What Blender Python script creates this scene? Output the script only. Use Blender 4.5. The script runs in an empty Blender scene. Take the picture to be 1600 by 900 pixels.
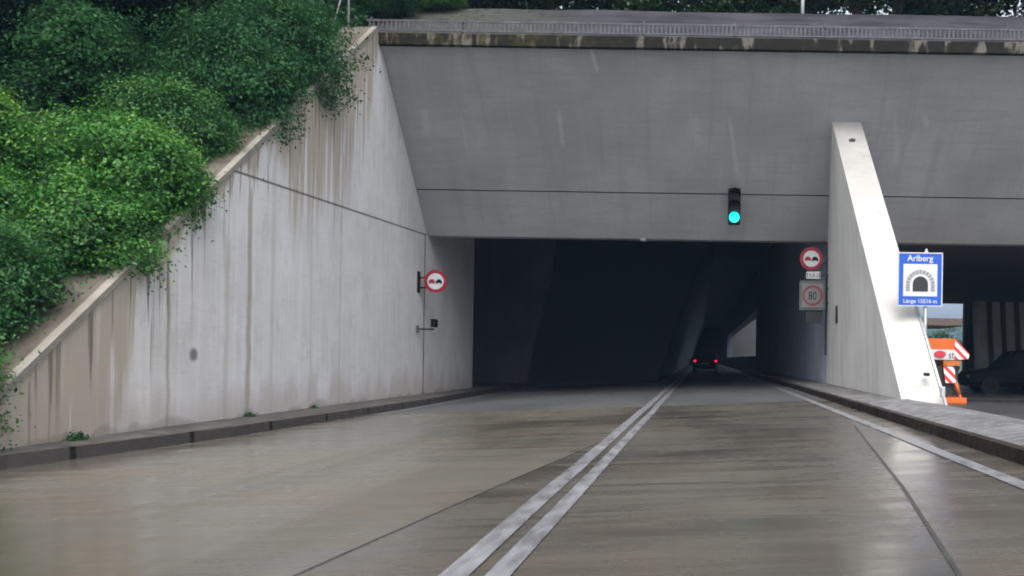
import bpy, bmesh, math, random
import numpy as np
from mathutils import Vector, Matrix

# ------------------------------------------------------------------ camera, sky, sun, exposure
sc = bpy.context.scene
col = sc.collection
R = math.radians
EYE = 1.04          # camera height over the lane
S = 0.0483          # crossfall of the carriageway (rises to the right)
cam_data = bpy.data.cameras.new("camera")
cam = bpy.data.objects.new("camera", cam_data)
col.objects.link(cam)
cam_data.sensor_width = 36.0
cam_data.lens = 36.0 * 1500 / 1600
cam_data.shift_x = -297 / 1600
cam_data.shift_y = 110 / 1600
cam_data.clip_start = 0.1
cam_data.clip_end = 5000
cam.location = (0, 0, EYE)
cam.rotation_euler = (R(90), -0.0155, 0)
sc.camera = cam

SUN_EL, SUN_AZ = 54.0, 180.0      # behind the camera, behind the cloud
w = bpy.data.worlds.new("World")
sc.world = w
w.use_nodes = True
nt = w.node_tree
nt.nodes.clear()
sky = nt.nodes.new("ShaderNodeTexSky")
sky.sky_type = 'NISHITA'
sky.sun_disc = False
sky.sun_elevation = R(SUN_EL)
sky.sun_rotation = R(SUN_AZ)
sky.air_density = 1.0
sky.dust_density = 6.0
sky.ozone_density = 1.0
hs = nt.nodes.new("ShaderNodeHueSaturation")
hs.inputs["Saturation"].default_value = 0.30
bg = nt.nodes.new("ShaderNodeBackground")
bg.inputs["Strength"].default_value = 0.15
wo = nt.nodes.new("ShaderNodeOutputWorld")
nt.links.new(sky.outputs[0], hs.inputs["Color"])
nt.links.new(hs.outputs[0], bg.inputs[0])
nt.links.new(bg.outputs[0], wo.inputs[0])

sun_d = bpy.data.lights.new("sun", 'SUN')
sun_d.energy = 0.8
sun_d.angle = R(60)
sun_d.color = (1.0, 0.97, 0.93)
sun = bpy.data.objects.new("sun", sun_d)
col.objects.link(sun)
az = R(SUN_AZ)
sdir = Vector((math.sin(az) * math.cos(R(SUN_EL)), math.cos(az) * math.cos(R(SUN_EL)), math.sin(R(SUN_EL))))
sun.rotation_euler = (-sdir).to_track_quat('-Z', 'Y').to_euler()
sun.location = (20, -30, 60)

vs = sc.view_settings
vs.view_transform = 'Standard'
vs.look = 'None'
vs.gamma = 1.0
vs.exposure = 1.25
vs.use_curve_mapping = False
sc.render.engine = 'CYCLES'
sc.cycles.use_denoising = True
sc.cycles.max_bounces = 8
sc.cycles.filter_width = 1.9

# ------------------------------------------------------------------ helpers
BASE = {}           # object -> world position of its root's base


class MB:
    """collects shapes in one bmesh, then links them as one mesh object"""
    def __init__(s):
        s.bm = bmesh.new()

    def poly(s, pts, mi=0):
        f = s.bm.faces.new([s.bm.verts.new(p) for p in pts])
        f.material_index = mi
        return f

    def prism(s, a, b, mi=0):
        """solid between two polygons with the same number of corners"""
        va = [s.bm.verts.new(p) for p in a]
        vb = [s.bm.verts.new(p) for p in b]
        fs = [s.bm.faces.new(va), s.bm.faces.new(vb[::-1])]
        n = len(a)
        for i in range(n):
            fs.append(s.bm.faces.new((va[i], va[(i + 1) % n], vb[(i + 1) % n], vb[i])))
        for f in fs:
            f.material_index = mi
        return s

    def box(s, x0, x1, y0, y1, z0, z1, bev=0.0, mi=0):
        a = [(x0, y0, z0), (x1, y0, z0), (x1, y1, z0), (x0, y1, z0)]
        b = [(x0, y0, z1), (x1, y0, z1), (x1, y1, z1), (x0, y1, z1)]
        if bev <= 0:
            return s.prism(a, b, mi)
        t = bmesh.new()
        va = [t.verts.new(p) for p in a]
        vb = [t.verts.new(p) for p in b]
        t.faces.new(va[::-1]); t.faces.new(vb)
        for i in range(4):
            t.faces.new((va[i], va[(i + 1) % 4], vb[(i + 1) % 4], vb[i]))
        bmesh.ops.bevel(t, geom=t.edges[:], offset=bev, segments=2, affect='EDGES', profile=0.6)
        me = bpy.data.meshes.new("tmp"); t.to_mesh(me); t.free()
        s.bm.from_mesh(me); bpy.data.meshes.remove(me)
        return s

    def tube(s, pts, r, n=10, r2=None, cap=True, mi=0):
        pts = [Vector(p) for p in pts]
        rings = []
        for i, p in enumerate(pts):
            d = (pts[min(i + 1, len(pts) - 1)] - pts[max(i - 1, 0)]).normalized()
            u = d.orthogonal().normalized() if abs(d.z) > .9 else d.cross(Vector((0, 0, 1))).normalized()
            v = d.cross(u)
            rr = r if r2 is None else r + (r2 - r) * i / (len(pts) - 1)
            rings.append([s.bm.verts.new(p + (u * math.cos(2 * math.pi * k / n) + v * math.sin(2 * math.pi * k / n)) * rr) for k in range(n)])
        for a, b in zip(rings, rings[1:]):
            for k in range(n):
                f = s.bm.faces.new((a[k], a[(k + 1) % n], b[(k + 1) % n], b[k])); f.smooth = True; f.material_index = mi
        if cap:
            s.bm.faces.new(rings[0][::-1]).material_index = mi; s.bm.faces.new(rings[-1]).material_index = mi
        return s

    def disc(s, c, r, y0, y1, n=40, rx=None):
        """round plate facing -Y between y0 (front) and y1"""
        rx = rx or r
        a = [(c[0] + rx * math.cos(2 * math.pi * k / n), y0, c[1] + r * math.sin(2 * math.pi * k / n)) for k in range(n)]
        b = [(p[0], y1, p[2]) for p in a]
        return s.prism(a, b)

    def ring(s, c, r0, r1, y0, y1, n=40):
        def circ(r, y):
            return [s.bm.verts.new((c[0] + r * math.cos(2 * math.pi * k / n), y, c[1] + r * math.sin(2 * math.pi * k / n))) for k in range(n)]
        A, B, Cc, D = circ(r0, y0), circ(r1, y0), circ(r1, y1), circ(r0, y1)
        for k in range(n):
            j = (k + 1) % n
            for P, Q in ((A, B), (B, Cc), (Cc, D), (D, A)):
                s.bm.faces.new((P[k], P[j], Q[j], Q[k]))
        return s

    def build(s, name, m, parent=None, base=None, normals=True):
        if normals:
            bmesh.ops.recalc_face_normals(s.bm, faces=s.bm.faces[:])
        off = Vector(base) if base is not None else (BASE[parent.name] if parent else Vector((0, 0, 0)))
        for v in s.bm.verts:
            v.co -= off
        me = bpy.data.meshes.new(name)
        s.bm.to_mesh(me); s.bm.free()
        o = bpy.data.objects.new(name, me)
        for mm in (m if isinstance(m, (list, tuple)) else [m]):
            me.materials.append(mm)
        col.objects.link(o)
        if parent:
            o.parent = parent
        else:
            o.location = off
        BASE[o.name] = off
        return o


def tag(o, label, cat, group=None, kind=None):
    o["label"] = label; o["category"] = cat
    if group: o["group"] = group
    if kind: o["kind"] = kind
    return o


def thing(name, label, cat, loc=(0, 0, 0), group=None):
    o = bpy.data.objects.new(name, None)
    o.empty_display_size = 0.2
    col.objects.link(o)
    o.location = loc
    BASE[o.name] = Vector(loc)
    return tag(o, label, cat, group)


def struct(o, label=None, cat=None):
    o["kind"] = "structure"
    o["label"] = label or ""
    o["category"] = cat or o.name.split(".")[0].replace("_", " ")
    return o


def dup(root, loc, rotz=0.0, scale=(1, 1, 1)):
    r = root.copy(); col.objects.link(r)
    r.location = loc; r.rotation_euler = (0, 0, rotz); r.scale = scale
    for ch in list(root.children):
        c = ch.copy(); col.objects.link(c); c.parent = r
        for g in ch.children:
            d = g.copy(); col.objects.link(d); d.parent = c
    return r


def lettering(body, size, m, parent, loc, name="lettering", align='CENTER', sx=1.0, thick=0.0):
    cu = bpy.data.curves.new("txt", 'FONT')
    cu.body = body; cu.size = size; cu.align_x = align; cu.extrude = 0.002; cu.resolution_u = 3
    cu.offset = thick
    t = bpy.data.objects.new("txt", cu); col.objects.link(t)
    dg = bpy.context.evaluated_depsgraph_get()
    me = bpy.data.meshes.new_from_object(t.evaluated_get(dg))
    bpy.data.objects.remove(t); bpy.data.curves.remove(cu)
    off = BASE[parent.name]
    for v in me.vertices:
        x, y, z = v.co
        v.co = Vector((loc[0] + x * sx, loc[1] - z, loc[2] + y)) - off
    me.materials.clear(); me.materials.append(m)
    o = bpy.data.objects.new(name, me); col.objects.link(o); o.parent = parent
    BASE[o.name] = off
    return o


# ---- node helpers
class NT:
    def __init__(s, name):
        s.m = bpy.data.materials.new(name); s.m.use_nodes = True
        s.t = s.m.node_tree
        s.b = s.t.nodes["Principled BSDF"]
        s.pos = None

    def n(s, typ):
        return s.t.nodes.new(typ)

    def set(s, sock, v):
        if isinstance(v, bpy.types.NodeSocket):
            s.t.links.new(v, sock)
        elif isinstance(v, (tuple, list)) and len(v) == 3 and sock.type == 'RGBA':
            sock.default_value = (*v, 1)
        else:
            sock.default_value = v

    def ma(s, op, a, b=0.0, c=0.0, clamp=False):
        k = s.n("ShaderNodeMath"); k.operation = op; k.use_clamp = clamp
        s.set(k.inputs[0], a); s.set(k.inputs[1], b); s.set(k.inputs[2], c)
        return k.outputs[0]

    def xyz(s, obj=False):
        if obj:
            g = s.n("ShaderNodeTexCoord"); src = g.outputs["Object"]
        else:
            g = s.n("ShaderNodeNewGeometry"); src = g.outputs["Position"]
        p = s.n("ShaderNodeSeparateXYZ"); s.t.links.new(src, p.inputs[0])
        return p.outputs[0], p.outputs[1], p.outputs[2]

    def vec(s, x, y, z):
        k = s.n("ShaderNodeCombineXYZ")
        s.set(k.inputs[0], x); s.set(k.inputs[1], y); s.set(k.inputs[2], z)
        return k.outputs[0]

    def noise(s, v, scale=1.0, detail=4.0, rough=0.55, dist=0.0):
        k = s.n("ShaderNodeTexNoise")
        if v is not None: s.t.links.new(v, k.inputs["Vector"])
        k.inputs["Scale"].default_value = scale; k.inputs["Detail"].default_value = detail
        k.inputs["Roughness"].default_value = rough; k.inputs["Distortion"].default_value = dist
        return k.outputs[0]

    def sm(s, x, lo, hi, a=0.0, b=1.0):
        k = s.n("ShaderNodeMapRange"); k.interpolation_type = 'SMOOTHSTEP'
        s.set(k.inputs[0], x); s.set(k.inputs[1], lo); s.set(k.inputs[2], hi); s.set(k.inputs[3], a); s.set(k.inputs[4], b)
        return k.outputs[0]

    def mix(s, f, a, b, mode='MIX'):
        k = s.n("ShaderNodeMix"); k.data_type = 'RGBA'; k.blend_type = mode
        s.set(k.inputs[0], f); s.set(k.inputs[6], a); s.set(k.inputs[7], b)
        return k.outputs[2]

    def bump(s, h, strength=0.3, dist=0.01):
        k = s.n("ShaderNodeBump"); k.inputs["Strength"].default_value = strength; k.inputs["Distance"].default_value = dist
        s.t.links.new(h, k.inputs["Height"]); s.t.links.new(k.outputs[0], s.b.inputs["Normal"])

    def out(s, color=None, rough=None, spec=None, metal=None):
        if color is not None: s.set(s.b.inputs["Base Color"], color)
        if rough is not None: s.set(s.b.inputs["Roughness"], rough)
        if spec is not None: s.set(s.b.inputs["Specular IOR Level"], spec)
        if metal is not None: s.set(s.b.inputs["Metallic"], metal)
        return s.m


def simple(name, c, rough=0.6, var=0.15, scale=4.0, spec=0.4, metal=0.0, bump=0.0, obj=True):
    t = NT(name)
    v = t.vec(*t.xyz(obj))
    n = t.noise(v, scale, 5)
    lo = tuple(x * (1 - var) for x in c); hi = tuple(min(1, x * (1 + var)) for x in c)
    cc = t.mix(t.sm(n, .3, .7), lo, hi)
    if bump: t.bump(t.noise(v, scale * 8, 4), bump, .01)
    return t.out(cc, t.sm(n, .2, .8, rough * .85, min(1, rough * 1.15)), spec, metal)


def emit(name, c, strength):
    t = NT(name)
    t.set(t.b.inputs["Base Color"], tuple(x * .3 for x in c))
    t.set(t.b.inputs["Emission Color"], c); t.b.inputs["Emission Strength"].default_value = strength
    return t.m


# ------------------------------------------------------------------ materials
ZT0, ZTS, YT0 = 0.47, 0.685, 11.84          # top line of the wing wall


def wing_wall_material():
    t = NT("wing_wall_concrete")
    x, y, z = t.xyz()
    d = t.ma('SUBTRACT', t.ma('MULTIPLY_ADD', t.ma('SUBTRACT', y, YT0), ZTS, ZT0), z)      # metres below the sloping top
    streak = t.noise(t.vec(0, t.ma('MULTIPLY', y, 5.5), t.ma('MULTIPLY', z, .22)), 1.0, 5, .6)
    broad = t.noise(t.vec(3.1, t.ma('MULTIPLY', y, .9), t.ma('MULTIPLY', z, .06)), 1.0, 3, .5)
    cloud = t.noise(t.vec(x, y, z), .8, 5)
    fine = t.noise(t.vec(x, t.ma('MULTIPLY', y, 2), t.ma('MULTIPLY', z, 22)), 1.0, 3)
    base = t.mix(t.sm(cloud, .3, .7), (.53, .525, .52), (.60, .60, .61))
    base = t.mix(t.ma('MULTIPLY', t.sm(streak, .42, .68), .6), base, (.66, .66, .68))
    base = t.mix(t.ma('MULTIPLY', t.sm(fine, .5, .75), .25), base, (.43, .43, .43))
    mot = t.noise(t.vec(x, t.ma('MULTIPLY', y, 1.4), t.ma('MULTIPLY', z, .7)), 2.6, 6, .65)
    base = t.mix(t.ma('MULTIPLY', t.sm(mot, .48, .70), .35), base, (.40, .385, .365))
    base = t.mix(t.ma('MULTIPLY', t.sm(y, 21.0, 13.0), .55), base, t.mix(1.0, base, (1.0, .945, .87), 'MULTIPLY'))
    # brown run-off below the sloping top edge
    near = t.sm(y, 13.2, 15.2, 2.6, 0.0)
    upper = t.ma('MULTIPLY', t.sm(y, 19.0, 21.5), t.sm(y, 24.2, 25.6, 1, 0))
    reach = t.ma('ADD', t.ma('ADD', t.sm(broad, .38, .75, .12, 1.3), near), t.ma('MULTIPLY', upper, 2.3))
    reach = t.ma('MULTIPLY', reach, t.sm(streak, .3, .62, .35, 1.5))
    brown = t.sm(t.ma('DIVIDE', d, reach), .55, 1.15, 1, 0)
    c = t.mix(t.ma('MULTIPLY', brown, .92), base, (.36, .315, .25))
    pale = t.ma('MULTIPLY', brown, t.sm(streak, .58, .66))
    c = t.mix(t.ma('MULTIPLY', pale, .5), c, (.50, .47, .42))
    # black drips right under the edge
    drip = t.noise(t.vec(7.7, t.ma('MULTIPLY', y, 9), t.ma('MULTIPLY', z, .3)), 1.0, 4)
    blk = t.ma('MULTIPLY', t.sm(drip, .52, .66), t.sm(t.ma('DIVIDE', d, t.sm(drip, .5, .75, .4, 3.6)), .2, 1.0, 1, 0))
    blk = t.ma('MULTIPLY', blk, t.sm(d, 0, .25, .5, 1))
    c = t.mix(t.ma('MULTIPLY', blk, .7), c, (.07, .06, .045))
    # two long rusty runs
    for yy, wd, z1, st in ((18.30, .09, 4.3, .55), (17.45, .09, 3.2, .25), (15.55, .05, 2.4, .5), (21.2, .05, 6.2, .22), (19.3, .08, 5.4, .2), (22.9, .04, 7.4, .35), (12.9, .07, 1.0, .4)):
        wob = t.ma('MULTIPLY', t.ma('SUBTRACT', t.noise(t.vec(yy, 0, z), 1.3, 3), .5), .16)
        m = t.sm(t.ma('ABSOLUTE', t.ma('SUBTRACT', t.ma('ADD', y, wob), yy)), wd * .4, wd * 1.5, 1, 0)
        m = t.ma('MULTIPLY', m, t.sm(z, z1 - .3, z1, 1, 0))
        c = t.mix(t.ma('MULTIPLY', m, st), c, (.22, .18, .115))
    # splash dirt along the foot
    foot = t.sm(t.ma('SUBTRACT', z, t.sm(broad, .3, .7, -.25, .40)), -.15, .5, 1, 0)
    c = t.mix(t.ma('MULTIPLY', foot, .5), c, (.36, .30, .265))
    foot2 = t.sm(t.ma('SUBTRACT', z, t.sm(cloud, .3, .7, -.3, -.02)), -.05, .06, 1, 0)
    c = t.mix(t.ma('MULTIPLY', foot2, .3), c, (.05, .06, .035))
    # construction joint rising to the portal corner, and the upright joint below it
    jz = t.ma('MULTIPLY_ADD', t.ma('SUBTRACT', y, 17.5), .0325, 4.35)
    j1 = t.ma('MULTIPLY', t.sm(t.ma('ABSOLUTE', t.ma('SUBTRACT', z, jz)), .012, .035, 1, 0), t.sm(y, 17.0, 17.3))
    j1 = t.ma('MULTIPLY', j1, t.sm(y, 29.9, 29.95, 1, 0))
    j2 = t.ma('MULTIPLY', t.sm(t.ma('ABSOLUTE', t.ma('SUBTRACT', y, 29.8)), .025, .075, 1, 0), t.sm(z, 4.72, 4.75, 1, 0))
    jj = t.ma('MAXIMUM', j1, j2)
    c = t.mix(t.ma('MULTIPLY', jj, .85), c, (.06, .055, .05))
    # smudge
    e = t.ma('ADD', t.ma('POWER', t.ma('DIVIDE', t.ma('SUBTRACT', y, 16.33), .15), 2), t.ma('POWER', t.ma('DIVIDE', t.ma('SUBTRACT', z, .97), .13), 2))
    c = t.mix(t.sm(t.ma('ADD', e, t.ma('MULTIPLY', cloud, .8)), .5, 1.7, .8, 0), c, (.09, .085, .085))
    t.bump(t.ma('ADD', fine, t.ma('MULTIPLY', cloud, .5)), .12, .01)
    return t.out(c, t.sm(streak, .3, .7, .55, .8), .3)


def concrete(name, c1, c2, streaks=.35, dirt=(.2, .18, .15), dirt_amt=.3, rough=.75, axis='x', board=8.0, marks=(), grime=None):
    t = NT(name)
    x, y, z = t.xyz()
    h = x if axis == 'x' else y
    cl = t.noise(t.vec(x, y, z), .45, 6)
    st = t.noise(t.vec(t.ma('MULTIPLY', x, 3.0), t.ma('MULTIPLY', y, 3.0 if axis == 'y' else .3), t.ma('MULTIPLY', z, .18)), 1.0, 5, .6)
    fi = t.noise(t.vec(t.ma('MULTIPLY', h, .7), 0, t.ma('MULTIPLY', z, board)), 1.0, 2)
    mo = t.noise(t.vec(x, y, z), 14, 3)
    c = t.mix(t.sm(cl, .3, .7), c1, c2)
    c = t.mix(t.ma('MULTIPLY', t.sm(st, .58, .75), streaks), c, tuple(min(1, v * 1.35) for v in c2))
    c = t.mix(t.ma('MULTIPLY', t.sm(st, .5, .3), dirt_amt), c, dirt)
    c = t.mix(t.ma('MULTIPLY', t.sm(fi, .45, .7), .18), c, tuple(v * .7 for v in c1))
    c = t.mix(t.ma('MULTIPLY', t.sm(mo, .35, .7), .12), c, tuple(v * .6 for v in c1))
    for (xa, za, xb, zb_, wd, stg) in marks:          # pale run-down smears of a given place
        f = t.ma('DIVIDE', t.ma('SUBTRACT', z, za), zb_ - za)
        xm = t.ma('MULTIPLY_ADD', f, xb - xa, xa)
        wob = t.ma('MULTIPLY', t.ma('SUBTRACT', mo, .5), wd)
        k = t.sm(t.ma('ABSOLUTE', t.ma('ADD', t.ma('SUBTRACT', x, xm), wob)), wd * .25, wd, 1, 0)
        k = t.ma('MULTIPLY', k, t.ma('MULTIPLY', t.sm(f, -.15, .15), t.sm(f, .75, 1.2, 1, 0)))
        c = t.mix(t.ma('MULTIPLY', k, stg), c, tuple(min(1, v * 1.9) for v in c2))
    if grime:                                         # grey weathering on the upper part
        gk = t.ma('MULTIPLY', t.sm(z, grime[0], grime[1]), t.sm(cl, .35, .6, .25, 1))
        c = t.mix(t.ma('MULTIPLY', gk, .75), c, grime[2])
        sp = t.noise(t.vec(x, y, z), 2.2, 5, .6)
        c = t.mix(t.ma('MULTIPLY', t.sm(sp, .58, .72), .5), c, grime[2])
    t.bump(t.ma('ADD', mo, fi), .15, .008)
    return t.out(c, t.sm(cl, .3, .7, rough * .85, rough), .3)


def coping_material():
    t = NT("stained_coping")
    x, y, z = t.xyz()
    n1 = t.noise(t.vec(t.ma('MULTIPLY', x, 2.1), 0, t.ma('MULTIPLY', z, .7)), 1.0, 4, .6)
    n2 = t.noise(t.vec(x, y, z), 5, 5)
    n3 = t.noise(t.vec(t.ma('MULTIPLY', x, .25), 4, 0), 1.0, 2)
    c = t.mix(t.sm(n1, .52, .60), (.014, .0135, .012), (.10, .095, .083))
    c = t.mix(t.ma('MULTIPLY', t.sm(n2, .45, .7), .5), c, (.024, .022, .016))
    c = t.mix(t.ma('MULTIPLY', t.ma('MULTIPLY', t.sm(x, -1, -6), t.sm(n2, .4, .65)), .6), c, (.045, .043, .012))
    c = t.mix(t.sm(z, 9.47, 9.52, 0, .45), c, (.085, .08, .065))
    return t.out(c, .95, .08)


def road_material(name, ca, cb, wet=(.12, .45), streak=.5, offset=0.0):
    """old concrete slabs, wet: brushed across the lane, darker where soaked"""
    t = NT(name)
    x, y, z = t.xyz()
    x = t.ma('ADD', x, offset)
    br = t.noise(t.vec(t.ma('MULTIPLY', x, .55), t.ma('MULTIPLY', y, 3.2), 0), 1.0, 6, .62, .3)
    br2 = t.noise(t.vec(t.ma('MULTIPLY', x, 1.6), t.ma('MULTIPLY', y, 9.0), 3), 1.0, 4, .6)
    big = t.noise(t.vec(t.ma('MULTIPLY', x, .35), t.ma('MULTIPLY', y, .16), 5), 1.0, 4, .55, .4)
    lane = t.noise(t.vec(t.ma('MULTIPLY', x, 1.1), t.ma('MULTIPLY', y, .05), 9), 1.0, 3)
    gr = t.noise(t.vec(x, y, 0), 60, 3)
    c = t.mix(t.sm(big, .3, .7), ca, cb)
    c = t.mix(t.ma('MULTIPLY', t.sm(br, .40, .78), streak), c, tuple(v * 1.55 for v in cb))
    c = t.mix(t.ma('MULTIPLY', t.sm(br, .56, .24), streak), c, tuple(v * .5 for v in ca))
    c = t.mix(t.ma('MULTIPLY', t.sm(br2, .4, .85), .3), c, tuple(v * 1.4 for v in cb))
    c = t.mix(t.ma('MULTIPLY', t.sm(lane, .45, .65), .35), c, tuple(v * .62 for v in ca))
    c = t.mix(t.ma('MULTIPLY', t.sm(gr, .4, .65), .5), c, tuple(v * .6 for v in ca))
    hue = t.noise(t.vec(t.ma('MULTIPLY', x, .5), t.ma('MULTIPLY', y, .7), 21), 1.0, 4, .6)
    c = t.mix(1.0, c, t.mix(t.sm(hue, .32, .68), (.98, .99, .97), (1.06, .98, .92)), 'MULTIPLY')
    wetm = t.ma('ADD', t.ma('MULTIPLY', big, .6), t.ma('ADD', t.ma('MULTIPLY', br, .55), t.ma('MULTIPLY', lane, .35)))
    t.bump(t.ma('ADD', t.ma('MULTIPLY', br2, .7), t.ma('MULTIPLY', gr, .5)), .18, .006)
    return t.out(c, t.sm(wetm, .58, .95, wet[0], wet[1]), .5)


M = {}
M['wing'] = wing_wall_material()
HEAD_MARKS = [(-3.09, 9.25, -2.94, 8.74, 0.07, 0.248), (-7.89, 7.86, -7.95, 7.23, 0.16, 0.121), (-4.1, 7.85, -4.1, 7.03, 0.1, 0.165), (-0.32, 7.84, -0.22, 7.18, 0.16, 0.083), (0.67, 7.76, 0.95, 6.48, 0.1, 0.138), (-6.87, 7.76, -6.9, 6.87, 0.05, 0.083), (5.33, 7.76, 5.6, 6.72, 0.12, 0.083), (6.1, 7.92, 6.23, 7.63, 0.12, 0.165), (-5.67, 7.48, -5.78, 5.94, 0.3, 0.055)]
M['head'] = concrete("headwall_concrete", (.285, .297, .308), (.355, .365, .375), .16, (.21, .215, .225), .32, .7, marks=HEAD_MARKS)
M['tunnel'] = concrete("tunnel_wall_concrete", (.40, .44, .56), (.48, .52, .64), .15, (.12, .12, .13), .3, .8, 'y')  # pale bluish colour stands in for the veil over the tunnel's sides
M['lining'] = concrete("dim_lining", (.055, .065, .085), (.075, .085, .11), .1, (.08, .09, .11), .3, .8, 'y')  # darker copy of the tunnel concrete, its colour keeps the deep tube dim
M['gallery'] = concrete("patch_wall_dimmed", (.022, .022, .022), (.030, .030, .030), .1, (.02, .02, .02), .3, .9)  # near-black colour takes the place of shade on this daylit wall
M['darkfill'] = concrete("tunnel_dark_fill", (.012, .013, .015), (.016, .017, .02), .1, (.01, .01, .01), .3, .9)  # near-black colour stands in for the unlit depth of the tunnel
M['roofdark'] = concrete("dark_soffit_concrete", (.05, .05, .055), (.08, .08, .085), .1, (.03, .03, .03), .4, .85)  # one dark tone for the deck, the side panel and the wall behind the fins
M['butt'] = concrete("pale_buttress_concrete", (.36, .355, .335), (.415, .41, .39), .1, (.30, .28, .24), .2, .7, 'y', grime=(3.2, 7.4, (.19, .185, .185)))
M['buttside'] = concrete("buttress_side_concrete", (.62, .615, .60), (.72, .715, .70), .15, (.40, .37, .31), .45, .75, 'y', 1.0)  # same concrete as the front, made paler to offset the weaker light here
M['cap'] = concrete("weathered_cap_concrete", (.085, .072, .057), (.14, .125, .105), .2, (.045, .04, .03), .6, .8, 'y')
M['capedge'] = concrete("pale_cap_edge", (.19, .175, .15), (.27, .255, .225), .2, (.15, .13, .10), .4, .8, 'y')
M['coping'] = coping_material()
M['fin'] = concrete("pale_fin_concrete", (.40, .39, .36), (.50, .49, .45), .2, (.25, .24, .2), .3, .8)
M['road_old'] = road_material("road_concrete_old", (.084, .078, .066), (.112, .104, .088), (.13, .42), .24)
M['road_lane'] = road_material("road_concrete_lane", (.064, .060, .053), (.087, .080, .070), (.13, .42), .28, 13.7)
M['road_edge'] = road_material("road_concrete_edge", (.072, .066, .058), (.09, .083, .073), (.10, .36), .26, 31.2)
M['asphalt'] = road_material("damp_asphalt", (.052, .056, .060), (.071, .075, .079), (.42, .65), .22, 5.0)
M['lotasphalt'] = road_material("yard_asphalt", (.040, .042, .045), (.055, .057, .06), (.35, .6), .2, 45.0)


def paint_material():
    t = NT("worn_road_paint")
    x, y, z = t.xyz()
    n = t.noise(t.vec(t.ma('MULTIPLY', x, 9), t.ma('MULTIPLY', y, 2.2), 0), 1.0, 5, .65)
    n2 = t.noise(t.vec(x, y, 0), 45, 3)
    n3 = t.noise(t.vec(x, t.ma('MULTIPLY', y, .6), 0), 1.2, 3)
    f = t.ma('ADD', t.ma('MULTIPLY', n, .55), t.ma('ADD', t.ma('MULTIPLY', n2, .25), t.ma('MULTIPLY', n3, .3)))
    c = t.mix(t.sm(f, .38, .70), (.10, .10, .104), (.195, .198, .215))
    return t.out(c, t.sm(n, .3, .7, .25, .5), .5)


M['paint'] = paint_material()
M['joint'] = simple("tarred_joint", (.035, .034, .033), .5, .3, 6, obj=False)


def kerb_material(name, c, pitch, var=1.0):
    t = NT(name)
    x, y, z = t.xyz()
    fr = t.ma('FRACT', t.ma('DIVIDE', t.ma('ADD', y, 50.0), pitch))
    idx = t.ma('FLOOR', t.ma('DIVIDE', t.ma('ADD', y, 50.0), pitch))
    wn = t.n("ShaderNodeTexWhiteNoise"); wn.noise_dimensions = '1D'; t.set(wn.inputs["W"], idx)
    n = t.noise(t.vec(x, y, z), 7, 5)
    cc = t.mix(wn.outputs[0], tuple(v * (1 - .5 * var) for v in c), tuple(v * (1 + .7 * var) for v in c))
    cc = t.mix(t.ma('MULTIPLY', t.sm(n, .4, .7), .3), cc, tuple(v * .55 for v in c))
    cc = t.mix(t.sm(t.ma('ABSOLUTE', t.ma('SUBTRACT', fr, .5)), .465, .49, 0, .9), cc, (.006, .006, .005))
    t.bump(n, .3, .02)
    return t.out(cc, t.sm(n, .3, .7, .5, .8), .2)


M['kerb_r'] = kerb_material("brown_kerb_stone", (.020, .014, .011), .36)
M['kerb_l'] = kerb_material("grey_kerb_stone", (.058, .052, .049), 2.4, .25)


def pavement_material():
    t = NT("rough_pavement")
    x, y, z = t.xyz()
    v = t.vec(x, y, 0)
    a = t.noise(v, 4.5, 4, .6); b = t.noise(v, 30, 3); d = t.noise(t.vec(t.ma('MULTIPLY', x, 2), y, 0), .9, 4)
    c = t.mix(t.sm(d, .35, .65), (.095, .094, .093), (.16, .158, .16))
    c = t.mix(t.ma('MULTIPLY', t.sm(a, .50, .62), .6), c, (.03, .029, .028))
    c = t.mix(t.ma('MULTIPLY', t.sm(b, .45, .7), .5), c, (.17, .17, .18))
    t.bump(t.ma('ADD', t.ma('MULTIPLY', a, .5), b), .35, .007)
    return t.out(c, t.sm(a, .3, .7, .5, .85), .3)


M['pave'] = pavement_material()
M['gutter'] = simple("damp_walk", (.075, .072, .068), .8, .35, 3, .15, bump=.3, obj=False)


def emb_material():
    t = NT("wet_stone_revetment")
    x, y, z = t.xyz()
    a = t.noise(t.vec(t.ma('MULTIPLY', x, .5), t.ma('MULTIPLY', y, 1.6), 0), 1.0, 5)
    b = t.noise(t.vec(x, y, z), 5, 4)
    c = t.mix(t.sm(a, .35, .65), (.018, .0175, .022), (.040, .039, .049))
    c = t.mix(t.ma('MULTIPLY', t.sm(b, .45, .7), .4), c, (.014, .0135, .013))
    c = t.mix(t.ma('MULTIPLY', t.sm(x, -2, -8), t.sm(b, .3, .6)), c, (.06, .065, .05))
    t.bump(b, .4, .03)
    return t.out(c, .8, .15)


M['emb'] = emb_material()
M['soil'] = simple("dark_undergrowth_soil", (.018, .026, .012), .9, .5, 2.0, .2, bump=.4, obj=False)
M['ground'] = simple("far_meadow", (.06, .08, .035), .9, .3, .4, .2, obj=False)
M['hill'] = simple("far_wooded_hill", (.035, .06, .045), .95, .3, .06, .1, obj=False)
M['galv'] = simple("galvanised_steel", (.42, .43, .45), .45, .12, 9, .5, .6)
M['rail'] = simple("dull_railing_steel", (.085, .085, .097), .8, .2, 5, .1, .0)
M['dkmetal'] = simple("dark_metal", (.010, .011, .013), .6, .25, 9, .5)
M['grey'] = simple("grey_paint", (.075, .085, .085), .5, .1, 6)
M['black'] = simple("black_paint", (.006, .006, .007), .6, .2, 8, .15)
M['white'] = simple("white_sign_face", (.46, .47, .49), .4, .04, 8)
M['whitegrey'] = simple("dull_white_sign_face", (.15, .15, .155), .4, .05, 8)
M['red'] = simple("red_sign_paint", (.22, .008, .022), .4, .1, 8)
M['darkred'] = simple("dull_red_lens", (.17, .03, .035), .4, .1, 8)
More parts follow.
